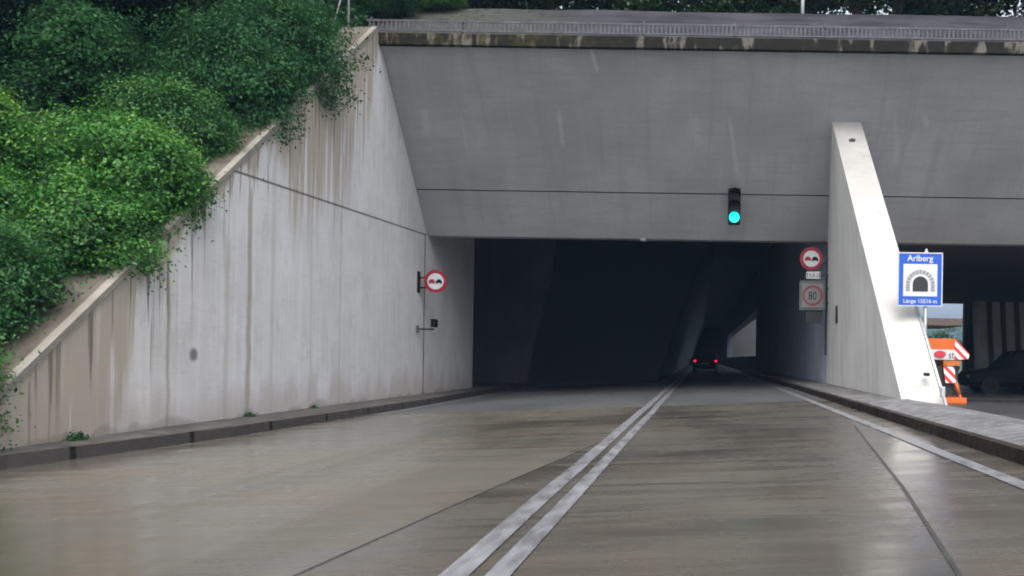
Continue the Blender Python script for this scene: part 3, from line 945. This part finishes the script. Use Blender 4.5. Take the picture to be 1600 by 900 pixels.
# voussoir ring: short grey blocks round the mouth
b = MB()
ri, ro = sw * .235, sw * .325
nb = 11
for i in range(nb):
    a0, a1 = math.pi * (i + .08) / nb, math.pi * (i + .92) / nb
    seg = [(mx + rr_ * math.cos(aa), zs + rr_ * math.sin(aa)) for rr_, aa in ((ri, a0), (ro, a0), (ro, a1), (ri, a1))]
    b.prism([(p, AY - .009, q) for p, q in seg], [(p, AY - .005, q) for p, q in seg])
for s_ in (-1, 1):
    for k in range(3):
        h0 = zb + (zs - zb) * (k + .06) / 3; h1 = zb + (zs - zb) * (k + .94) / 3
        xa, xb = sorted((mx + s_ * ri, mx + s_ * ro))
        b.box(xa, xb, AY - .009, AY - .005, h0, h1)
b.build("stone_arch", simple("pale_grey_symbol", (.20, .205, .215), .5, .06, 9), ns)
lettering("Arlberg", sh * .158, M['white'], ns, (mx - .01, AY - .006, z0 + sh * .84), "lettering", sx=.98, thick=.002)
lettering("Länge 15516 m", sh * .105, M['white'], ns, (mx, AY - .006, z0 + sh * .06), "lettering", sx=.98, thick=.001)
b = MB(); b.tube([(4.595, AY + .07, -.1), (4.595, AY + .07, z1 + .05)], .035, 12); b.build("post", M['galv'], ns)
b = MB(); b.tube([(4.595, AY + .07, z1 + .05), (4.595, AY + .07, z1 + .09)], .03, 10, .008); b.build("post_cap", M['white'], ns)
b = MB(); b.box(x0 + .1, x1 - .03, AY + .028, AY + .05, z0 + sh * .25, z0 + sh * .3); b.build("clamp_rail", M['galv'], ns)
b = MB(); b.box(x0 + .1, x1 - .03, AY + .028, AY + .05, z0 + sh * .7, z0 + sh * .75)
b.build("clamp_rail", M['galv'], ns)

# ------------------------------------------------------------------ salt spreader behind the buttress
GY = 28.0
gz = -.16
ss = thing("salt_spreader", "orange and white salt spreader with red striped panels beside the buttress foot", "salt spreader", (7.0, GY, gz))
u = lambda X: px(X, GY)
zz_ = lambda Y: EYE + (560 - Y + .0155 * (1485 - 1097)) / 1500 * GY
def ex(name, pts, m, y0, y1):
    b = MB(); b.prism([(p, y0, q) for p, q in pts], [(p, y1, q) for p, q in pts])
    return b.build(name, m, ss)
hop = [(u(1400), zz_(563)), (u(1491), zz_(563)), (u(1513), zz_(561)), (u(1515), zz_(553)), (u(1492), zz_(529)), (u(1400), zz_(529))]
ex("hopper", hop, M['orangedk'], GY, GY + 1.7)
ex("orange_top_panel", [(u(1401), zz_(546)), (u(1491), zz_(546)), (u(1491), zz_(529.5)), (u(1401), zz_(529.5))], M['orange'], GY - .02, GY - .002)
wpn = ex("white_panel", [(u(1401), zz_(562)), (u(1491), zz_(562)), (u(1491), zz_(546.3)), (u(1401), zz_(546.3))], M['white'], GY - .02, GY - .002)
lettering("st", .30, M['black'], ss, (u(1486), GY - .023, zz_(560)), "lettering", sx=.8)
ex("striped_side_panel", [(u(1491.4), zz_(562)), (u(1512.5), zz_(560.5)), (u(1514.5), zz_(553)), (u(1491.8), zz_(530))], M['stripes'], GY - .024, GY - .002)
ex("light_bar", [(u(1474), zz_(572)), (u(1500), zz_(571)), (u(1502), zz_(563.5)), (u(1474), zz_(563.5))], M['orangedk'], GY - .03, GY + .6)
b = MB(); b.disc((u(1468), zz_(553.5)), .10, GY - .06, GY - .02, 24, rx=.17); b.build("red_lamp", M['lampred'], ss)
ex("striped_lower_panel", [(u(1478), zz_(598)), (u(1494), zz_(599)), (u(1491), zz_(573)), (u(1474), zz_(573))], M['stripes'], GY - .02, GY + .02)
ex("chute", [(u(1452), zz_(618)), (u(1490), zz_(618)), (u(1502), zz_(572)), (u(1440), zz_(572))], M['dkmetal'], GY + .1, GY + 1.3)
for yq in (GY - .05, GY + 1.3):
    b = MB(); b.tube([(u(1493), yq, zz_(597)), (u(1499), yq, zz_(616))], .055, 8); b.tube([(u(1499), yq, zz_(616)), (u(1502.5), yq, gz + .1)], .045, 8)
    b.build("leg", M['orange'], ss)
    b = MB(); b.tube([(u(1415), yq, zz_(597)), (u(1408), yq, gz + .1)], .055, 8); b.build("leg", M['orange'], ss)
b = MB(); b.box(u(1404), u(1510), GY - .12, GY + 1.4, gz, gz + .17, .02); b.build("base_frame", M['orange'], ss)

# ------------------------------------------------------------------ cars
def car(name, label, paint, L=4.5, W=1.78, H=1.7, tail=None, group=None, van=False):
    """built round the origin, front towards -Y... rear at y=+L/2"""
    root = thing(name, label, "car", (0, 0, 0), group)
    hw_ = W / 2
    zb, zs = .28, H * .56
    if van:
        st = [(-L / 2, .42, zs * .72, zs * .80, .80, .72), (-L / 2 + .12, .30, zs * .84, zs * .92, .93, .82), (-L / 2 + 1.0, .28, zs * .96, zs * 1.03, 1, .86),
              (-L / 2 + 1.75, .28, zs, H * .97, 1, .80), (-L / 2 + 2.3, .28, zs, H, 1, .82), (L / 2 - .6, .28, zs, H, 1, .82), (L / 2 - .12, .28, zs, H * .97, .98, .80), (L / 2, .40, zs * .97, H * .80, .94, .80)]
    else:
        st = [(-L / 2, .42, zs * .70, zs * .78, .80, .72), (-L / 2 + .12, .30, zs * .84, zs * .90, .93, .82), (-L / 2 + 1.15, .28, zs * .97, zs * 1.04, 1, .86),
              (-L / 2 + 1.85, .28, zs, H * .96, 1, .76), (-L / 2 + 2.4, .28, zs, H, 1, .78), (L / 2 - 1.0, .28, zs, H * .99, 1, .78), (L / 2 - .45, .28, zs, H * .95, .99, .76), (L / 2 - .05, .32, zs * .98, zs * 1.06, .95, .86), (L / 2, .42, zs * .78, zs * .86, .9, .8)]
    def ringpts(s_):
        y, z0, zbelt, ztp, wb, wt = s_
        a = hw_ * wb; t_ = hw_ * wt
        half = [(a * .90, z0), (a, z0 + .18), (a * 1.0, zbelt * .8), (a * .97, zbelt), (t_, ztp - .05), (t_ * .88, ztp)]
        return [(x, y, z) for x, z in half] + [(-x, y, z) for x, z in half[::-1]]
    b = MB()
    rings = [[b.bm.verts.new(p) for p in ringpts(s_)] for s_ in st]
    n = 12
    for A, B in zip(rings, rings[1:]):
        for k in range(n):
            b.bm.faces.new((A[k], A[(k + 1) % n], B[(k + 1) % n], B[k]))
    b.bm.faces.new(rings[0]); b.bm.faces.new(rings[-1][::-1])
    for f in b.bm.faces: f.smooth = True
    body = b.build("body", paint, root)
    md = body.modifiers.new("round", 'BEVEL'); md.width = .03; md.segments = 2; md.limit_method = 'ANGLE'; md.angle_limit = R(20)
    # windows just proud of the loft
    def side_pt(s_, f, sgn, off=.012):
        y, z0, zbelt, ztp, wb, wt = s_
        p, q = (hw_ * wb * .97, zbelt), (hw_ * wt, ztp - .05)
        return (sgn * (p[0] + (q[0] - p[0]) * f + off), y, p[1] + (q[1] - p[1]) * f)
    mid = lambda A, B, t: tuple(A[i] + (B[i] - A[i]) * t for i in range(6))
    cab = st[3:-2] if not van else st[3:-1]
    for sgn in (-1, 1):
        for k, (A, B) in enumerate(zip(cab, cab[1:])):
            A2, B2 = mid(A, B, .06), mid(A, B, .94)
            b = MB(); q = [side_pt(A2, .12, sgn), side_pt(B2, .12, sgn), side_pt(B2, .88, sgn), side_pt(A2, .88, sgn)]
            b.prism(q, [(p[0] - sgn * .02, p[1], p[2]) for p in q])
            b.build("side_window", M['glass'], root)
    def end_glass(nm, A, B, lo, hi):
        pa = lambda t: (A[0] + (B[0] - A[0]) * t, A[3] + (B[3] - A[3]) * t, hw_ * (A[5] + (B[5] - A[5]) * t) * .84)
        y0, z0, w0 = pa(lo); y1, z1, w1 = pa(hi)
        d = -1 if B[0] > A[0] and nm == "windscreen" else 1
        q = [(-w0, y0 + d * .01, z0 + .012), (w0, y0 + d * .01, z0 + .012), (w1, y1 + d * .01, z1 + .012), (-w1, y1 + d * .01, z1 + .012)]
        b = MB(); b.prism(q, [(p[0], p[1] - d * .02, p[2] - .015) for p in q]); b.build(nm, M['glass'], root)
    end_glass("windscreen", st[2], st[3], .12, .9)
    if van: end_glass("rear_window", st[-1], st[-2], .1, .8)
    else: end_glass("rear_window", st[-2], st[-3], .12, .85)
    # wheels
    for sgn in (-1, 1):
        for yw in (-L / 2 + .85, L / 2 - .9):
            b = MB(); b.tube([(sgn * (hw_ - .20), yw, .33), (sgn * (hw_ + .012), yw, .33)], .33, 28); wl = b.build("wheel", M['rubber'], root)
            b = MB(); b.tube([(sgn * (hw_ + .012), yw, .33), (sgn * (hw_ + .022), yw, .33)], .20, 20); b.build("rim", M['rim'], wl)
        b = MB(); b.box(*sorted((sgn * hw_ * .55, sgn * hw_ * .84)), -L / 2 + .0, -L / 2 + .12, zs * .62, zs * .76, .02); b.build("headlight", M['headlamp'], root)
        x0_, x1_ = sorted((sgn * hw_ * .76, sgn * hw_ * .93))
        b = MB(); b.box(x0_, x1_, L / 2 - .1, L / 2 + .025, zs * .86, zs * .99, .015); b.build("tail_light", tail or M['lampred'], root)
        b = MB(); b.box(*sorted((sgn * (hw_ - .02), sgn * (hw_ + .16))), -L / 2 + 1.5, -L / 2 + 1.62, zs * .98, zs * 1.1, .03); b.build("wing_mirror", paint, root)
    b = MB(); b.box(-.27, .27, L / 2 - .02, L / 2 + .02, .62, .74, .004); b.build("number_plate", M['whitegrey'], root)
    b = MB(); b.box(-hw_ * .86, hw_ * .86, L / 2 - .1, L / 2 + .06, .36, .54, .03); b.build("bumper", M['black'], root)
    return root


c1 = car("car", "dark car with red tail lights lit driving away inside the tunnel", M['tunnelcar'], 4.3, 1.74, 1.62, M['tail'])
c1.location = (.24, 70, rz(.24) + .01); c1.rotation_euler = (0, -math.atan(S), math.pi)
c1.rotation_euler = (0, 0, math.pi)
c2 = car("parked_car", "black car parked side on under the deck, its bonnet towards the buttress", M['darkcar'], 4.5, 1.8, 1.72, None, "dark vehicles parked under the deck")
c2.location = (12.45, 37.6, -.155); c2.rotation_euler = (0, 0, -math.pi / 2)
c3 = car("parked_van", "tall dark van parked behind the black car at the right edge", M['greycar'], 4.9, 1.9, 2.15, None, "dark vehicles parked under the deck", True)
c3["category"] = "van"
c3.location = (16.6, 43.2, -.155); c3.rotation_euler = (0, 0, -math.pi / 2 + .1)
c1.rotation_euler = (0, 0, 0)
c1.location = (.24, 70, rz(.24) + .01)
# rear lights face the camera: turn the car so that its rear looks back along the road
c1.rotation_euler = (0, 0, math.pi)

# ------------------------------------------------------------------ fins under the deck, canopy in the yard
for i in range(12):
    x = 16.95 + i * .83
    b = MB()
    b.prism([(x, 58.2, -.2), (x + .50, 58.2, -.2), (x + .50, 59.6, -.2), (x, 59.6, -.2)],
            [(x - .28, 58.2, 4.75), (x + .22, 58.2, 4.75), (x + .22, 59.6, 4.75), (x - .28, 59.6, 4.75)])
    o = b.build("concrete_fin", M['fin'], None, base=(x, 58.9, -.2))
    tag(o, "pale concrete fin in the row behind the dark parked vehicles", "pillar", "concrete fins under the deck")
b = MB(); b.box(16.3, 40, 59.8, 60.2, -.2, 4.75)
tag(b.build("fin_back_wall", M['roofdark'], None, base=(22, 60, -.2)), "dark wall closing the gaps behind the concrete fins", "wall")

cn = thing("canopy", "flat brown roofed canopy in the yard behind the salt spreader", "canopy", (17, 80, -.2))
b = MB(); b.box(9, 21.4, 78, 86, 4.0, 4.62, .04); b.build("roof", M['roofbrown'], cn)
for xx in (10.0, 14.5, 17.0):
    b = MB(); b.box(xx, xx + .3, 80, 80.3, -.2, 4.0); b.build("post", M['grey'], cn)

# ------------------------------------------------------------------ plants
def crown_mesh(name, seed, rx, ry, rzz, nclump, nleaf, size, spread, m, low=-.75, hollow=.45, droop=.3):
    g_ = np.random.default_rng(seed)
    # lobed outline
    lob = g_.normal(size=(9, 3)); lob /= np.linalg.norm(lob, axis=1)[:, None]
    la = g_.uniform(-.30, .50, 9)
    d = g_.normal(size=(nclump * 2, 3)); d /= np.linalg.norm(d, axis=1)[:, None]
    d = d[d[:, 2] > low][:nclump]
    n = len(d)
    rad = 0.78 + (np.maximum(0, d @ lob.T) ** 4 @ la)
    spray = np.where(g_.random(n) < .12, g_.uniform(1.05, 1.32, n), 1.0)
    r = spray * rad * (hollow + (1 - hollow) * g_.random(n) ** .45)
    cc = d * r[:, None] * np.array([rx, ry, rzz])
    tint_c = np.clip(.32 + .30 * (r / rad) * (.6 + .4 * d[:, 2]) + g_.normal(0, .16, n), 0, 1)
    # leaves
    cl = np.repeat(np.arange(n), nleaf)
    N = len(cl)
    loc = g_.normal(size=(N, 3)) * spread * np.array([1, 1, .6])
    p = cc[cl] + loc
    p[:, 2] -= droop * np.linalg.norm(loc[:, :2], axis=1)
    nr = d[cl] * .7 + np.array([0, 0, .55]) + g_.normal(size=(N, 3)) * .55
    nr /= np.linalg.norm(nr, axis=1)[:, None]
    t_ = g_.normal(size=(N, 3)); t_ -= (t_ * nr).sum(1)[:, None] * nr; t_ /= np.linalg.norm(t_, axis=1)[:, None]
    bt_ = np.cross(nr, t_)
    s_ = size * g_.uniform(.6, 1.35, N)[:, None]
    v = np.empty((N, 4, 3))
    v[:, 0] = p - t_ * s_ * .6
    v[:, 1] = p + bt_ * s_ * .36 - nr * s_ * .08
    v[:, 2] = p + t_ * s_ * .6 - nr * s_ * .12
    v[:, 3] = p - bt_ * s_ * .36 - nr * s_ * .08
    me = bpy.data.meshes.new(name)
    me.vertices.add(N * 4); me.vertices.foreach_set("co", v.reshape(-1))
    me.loops.add(N * 4); me.loops.foreach_set("vertex_index", np.arange(N * 4, dtype=np.int32))
    me.polygons.add(N)
    me.polygons.foreach_set("loop_start", np.arange(0, N * 4, 4, dtype=np.int32))
    me.polygons.foreach_set("loop_total", np.full(N, 4, dtype=np.int32))
    at = me.attributes.new("tint", 'FLOAT', 'FACE')
    at.data.foreach_set("value", np.clip(tint_c[cl] + g_.normal(0, .12, N), 0, 1).astype(np.float32))
    me.update(); me.validate()
    me.materials.append(m)
    return me, cc


def wood(seed, cc, h0, r0, nl=9, trunk_top=None):
    """trunk or stems with limbs reaching into the crown"""
    rr = random.Random(seed)
    b = MB()
    top = trunk_top
    pts = [Vector((0, 0, -.4))]
    for i in range(1, 6):
        pts.append(Vector((rr.uniform(-.1, .1) * i * .3, rr.uniform(-.1, .1) * i * .3, -.4 + (top + .4) * i / 5)))
    b.tube(pts, r0, 8, r0 * .35)
    idx = list(range(len(cc))); rr.shuffle(idx)
    for k in idx[:nl]:
        e = Vector(cc[k]) * .88 + Vector((0, 0, h0))
        st_ = pts[rr.randint(1, 4)]
        md = (st_ + e) / 2 + Vector((rr.uniform(-.1, .1), rr.uniform(-.1, .1), -.08))
        b.tube([st_, md, e], r0 * .42, 6, r0 * .10)
    return b


def plant_proto(name, cat, seed, rx, ry, rzz, zc, nclump, nleaf, size, spread, m, r0, part, nl=10, **kw):
    root = thing(name, "", cat, (0, 0, 0))
    me, cc = crown_mesh(part, seed, rx, ry, rzz, nclump, nleaf, size, spread, m, **kw)
    me.transform(Matrix.Translation((0, 0, zc)))
    o = bpy.data.objects.new(part, me); col.objects.link(o); o.parent = root
    wood(seed, cc, zc, r0, nl, zc + rzz * .45).build("trunk" if part == "crown" else "stem", M['bark'], root)
    return root


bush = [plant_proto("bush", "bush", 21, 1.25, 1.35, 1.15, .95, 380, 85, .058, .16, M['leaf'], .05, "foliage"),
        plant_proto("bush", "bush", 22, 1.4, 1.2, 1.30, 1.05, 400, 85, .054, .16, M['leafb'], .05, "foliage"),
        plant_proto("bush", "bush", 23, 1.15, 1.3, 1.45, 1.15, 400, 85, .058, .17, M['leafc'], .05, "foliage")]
forest = [plant_proto("tree", "tree", 31, 2.9, 2.9, 4.3, 4.4, 620, 50, .16, .32, M['leafd'], .17, "crown", 16, low=-.95),
          plant_proto("tree", "tree", 32, 3.2, 2.8, 4.8, 5.0, 640, 50, .16, .34, M['leafd'], .19, "crown", 16, low=-.95)]
tall = [plant_proto("tall_tree", "tree", 51, 3.4, 3.2, 3.4, 12.6, 520, 44, .22, .40, M['leafd'], .20, "crown", 14, low=-.9, hollow=.3)]
ridge = [plant_proto("ridge_tree", "tree", 41, 1.9, 1.7, 3.0, 3.6, 230, 40, .15, .26, M['leafr'], .12, "crown", 14, low=-.97, hollow=.3),
         plant_proto("ridge_tree", "tree", 42, 1.6, 1.8, 2.8, 3.3, 200, 40, .15, .26, M['leafr'], .10, "crown", 14, low=-.97, hollow=.3)]
used = set()


def hz(x, y):
    return ztop(y) - .22 + .42 * (-9.42 - x)


def plant(protos, i, x, y, z, rot, s, label, group, lean=(0, 0)):
    p = protos[i]
    if p.name not in used:
        used.add(p.name); o = p
        o.location = (x, y, z); o.scale = s; o.rotation_euler = (lean[0], lean[1], rot)
    else:
        o = dup(p, (x, y, z), rot, s); o.rotation_euler = (lean[0], lean[1], rot)
    o["label"] = label; o["group"] = group
    return o


BUSH = [  # x, y, scale, variant, label
    (-9.75, 11.3, 0.90, 0, "lowest bright green bush, at the left picture edge above the wall's low end"),
    (-9.85, 13.0, 0.90, 1, "bright bush over the lower bare stretch of the wall cap"),
    (-9.60, 14.8, 0.95, 0, "bush hanging over the wall just above the lower bare stretch of cap"),
    (-9.58, 16.3, 1.0, 0, "rounded bush over the wall below the upper bare stretch of cap"),
    (-9.80, 17.9, 0.85, 1, "bush set back behind the bare cap beside the start of the wall joint"),
    (-9.60, 19.6, 1.00, 2, "dark bush hanging over the wall above the start of the wall joint"),
    (-9.60, 21.3, 1.00, 2, "bush hanging over the wall's brown stained upper part"),
    (-9.80, 22.2, .85, 2, "highest bush on the wall, below the fence post"),
    (-10.9, 12.4, .85, 1, "small bush filling the gap above the lowest bush at the left picture edge"),
    (-11.3, 14.4, .9, 0, "bright bush behind the one above the lower bare cap, close to the left picture edge"),
    (-11.9, 13.6, .95, 0, "tall bush with yellow green tips at the left picture edge"),
    (-12.2, 16.0, .90, 0, "broad bright bush in the second row above the lower bare cap"),
    (-12.1, 18.3, 1.05, 2, "second row bush above the bush that hides the middle of the wall"),
    (-9.3, 27.6, .8, 2, "small bush behind the left end of the railing"),
    (-7.9, 28.9, .6, 0, "low bush where the stone revetment starts behind the railing"),
]
rr = random.Random(77)
for x, y, s, v, lab in BUSH:
    z = hz(x, y) - .45 if y < 27 else float(np.interp(y, [25.7, 29.1], [9.5, 11.5]))
    plant(bush, v, x, y, z, rr.uniform(0, 6.28), (s, s, s * rr.uniform(.9, 1.1)), lab, "bushes on the slope behind the wing wall")

FOREST = [
    (-12.4, 20.6, .42, 0, "dark young tree up the slope from the start of the wall joint"),
    (-12.3, 23.2, .46, 1, "dark young tree left of the highest bush on the wall"),
    (-12.0, 26.6, .42, 0, "dark young tree just left of the fence post"),
    (-13.2, 17.6, .40, 1, "dark young tree behind the broad bright bush at the left picture edge"),
    (-14.6, 20.0, .62, 1, "dark low tree above the tall bush at the left picture edge"),
    (-14.3, 24.5, .66, 0, "dark low tree between the second row bushes and the forest"),
    (-17.0, 22.5, .75, 0, "dark tree at the far left picture edge behind the yellow tipped bush"),
    (-15.5, 28.5, .85, 1, "dark tree behind the second row bushes at the upper left"),
    (-19.0, 27.5, .95, 0, "dark tree in the upper left corner"),
    (-12.2, 30.5, .85, 0, "dark tree behind the fence post"),
    (-21.5, 34.0, 1.1, 1, "tall dark tree deep in the forest at the upper left"),
    (-16.6, 35.0, 1.0, 1, "dark tree deep in the forest between the corner and the fence post"),
    (-11.5, 36.5, 1.0, 0, "dark tree above the left end of the railing"),
    (-27.0, 38.0, 1.25, 0, "dark tree at the back of the forest in the corner"),
    (-8.2, 33.6, .75, 1, "dark tree above the start of the stone revetment"),
]
for x, y, s, v, lab in FOREST:
    z = hz(x, y) if x < -9.4 else 11.5
    plant(forest, v, x, y, z, rr.uniform(0, 6.28), (s, s, s), lab, "dark trees on the hillside")

# low ground cover between the bushes
def ground_cover(n, seed):
    g_ = np.random.default_rng(seed)
    x = -9.5 - 16 * g_.random(n) ** 1.5
    y = g_.uniform(6, 36, n)
    z = np.array([hz(a, e) for a, e in zip(x, y)]) + g_.random(n) ** 2 * .45
    p = np.stack([x, y, z], 1)
    nr = np.array([.25, -.3, .8]) + g_.normal(size=(n, 3)) * .5
    nr /= np.linalg.norm(nr, axis=1)[:, None]
    t_ = g_.normal(size=(n, 3)); t_ -= (t_ * nr).sum(1)[:, None] * nr; t_ /= np.linalg.norm(t_, axis=1)[:, None]
    bt_ = np.cross(nr, t_)
    s_ = .09 * g_.uniform(.6, 1.5, n)[:, None]
    v = np.stack([p - t_ * s_, p + bt_ * s_ * .5, p + t_ * s_ - nr * s_ * .2, p - bt_ * s_ * .5], 1)
    me = bpy.data.meshes.new("ground_cover")
    me.from_pydata(v.reshape(-1, 3).tolist(), [], np.arange(n * 4).reshape(-1, 4).tolist())
    at = me.attributes.new("tint", 'FLOAT', 'FACE')
    at.data.foreach_set("value", np.clip(.35 + g_.normal(0, .2, n), 0, 1).astype(np.float32))
    me.materials.append(M['leafc'])
    o = bpy.data.objects.new("ground_cover", me); col.objects.link(o)
    tag(o, "low leafy ground cover over the hillside between the bushes", "ground cover", kind="stuff")


ground_cover(42000, 8)
for k, (y, s, lab) in enumerate(((18.25, .10, "small green weed at the foot of the wing wall under the rusty run mark"), (13.15, .10, "small green weed at the foot of the wing wall near its low end"),
                                 (21.2, .06, "tiny weed at the foot of the wing wall halfway to the portal"))):
    root = thing("weed", lab, "weed", (-8.56, y, -.24), "weeds along the foot of the wing wall")
    me, cc = crown_mesh("foliage", 60 + k, s, s * 1.8, s, 30, 14, .035, .04, M['leafc'], low=-.2)
    me.transform(Matrix.Translation((0, 0, s * .4)))
    o = bpy.data.objects.new("foliage", me); col.objects.link(o); o.parent = root

TALL = [
    (-12.9, 15.2, "tall bare stemmed dark tree at the left picture edge with its crown above the picture"),
    (-15.2, 19.4, "tall bare stemmed dark tree behind the second row bushes, its crown above the picture"),
    (-12.6, 21.8, "tall bare stemmed dark tree nearest the wall, its crown above the picture"),
    (-16.4, 25.0, "tall bare stemmed dark tree in the middle of the forest, its crown above the picture"),
    (-12.8, 27.6, "tall bare stemmed dark tree behind the fence post, its crown above the picture"),
    (-19.5, 30.5, "tall bare stemmed dark tree far back in the forest, its crown above the picture"),
]
for x, y, lab in TALL:
    s = rr.uniform(.92, 1.08)
    plant(tall, 0, x, y, hz(x, y), rr.uniform(0, 6.28), (s, s, s), lab, "tall trees over the hillside")

WHERE = ["right of the start of the revetment", "above the left third of the headwall", "above the pale scratch on the headwall", "above the middle of the left lane",
         "above the small lamp under the headwall", "left of the tree over the traffic light", "above the traffic light", "right of the white marker post", "left of the buttress top",
         "straight above the buttress", "right of the buttress top", "above the blue tunnel sign", "above the salt spreader", "near the right picture edge", "at the right picture edge"]
for i, wtxt in enumerate(WHERE):
    x = -6.2 + i * 1.22 + rr.uniform(-.25, .25)
    y = 32.0 + rr.uniform(-.8, 2.5)
    s = rr.uniform(.85, 1.15)
    plant(ridge, i % 2, x, y, 11.5, rr.uniform(0, 6.28), (s, s, s), "slim green tree on the embankment " + wtxt, "trees along the top of the embankment")
for i in range(5):
    x = 13.0 + i * 2.3
    plant(ridge, i % 2, x, 32.5 + rr.uniform(-1, 2), 11.5, rr.uniform(0, 6.28), (1, 1, 1), "slim green tree on the embankment beyond the right picture edge", "trees along the top of the embankment")
YB = [(20.2, 95, 1.1, 0, "green bush under the canopy edge behind the salt spreader"), (22.6, 97, 1.2, 1, "darker bush right of the canopy behind the salt spreader"), (24.8, 99, 1.5, 0, "bush beside the concrete fins in the yard gap")]
for x, y, s, v, lab in YB:
    plant(ridge, v, x, y, -.7, rr.uniform(0, 6.28), (s, s, s * .55), lab, "bushes behind the yard")
# ------------------------------------------------------------------ rain haze
b = MB(); b.box(-910, 910, -510, 1010, -1.75, 140)
hzo = b.build("haze", M['white'], None, base=(0, 0, -1.75))
hm = bpy.data.materials.new("rain_haze"); hm.use_nodes = True
hm.node_tree.nodes.clear()
vo = hm.node_tree.nodes.new("ShaderNodeVolumePrincipled")
vo.inputs["Color"].default_value = (.40, .64, 1.0, 1)
vo.inputs["Density"].default_value = .00045
ho = hm.node_tree.nodes.new("ShaderNodeOutputMaterial")
hm.node_tree.links.new(vo.outputs[0], ho.inputs["Volume"])
hzo.data.materials.clear(); hzo.data.materials.append(hm)
tag(hzo, "thin grey blue rain haze filling the air", "haze", kind="stuff")
# prototypes that were never placed would stand at the origin
for p in bush + forest + ridge + tall:
    assert p.name in used
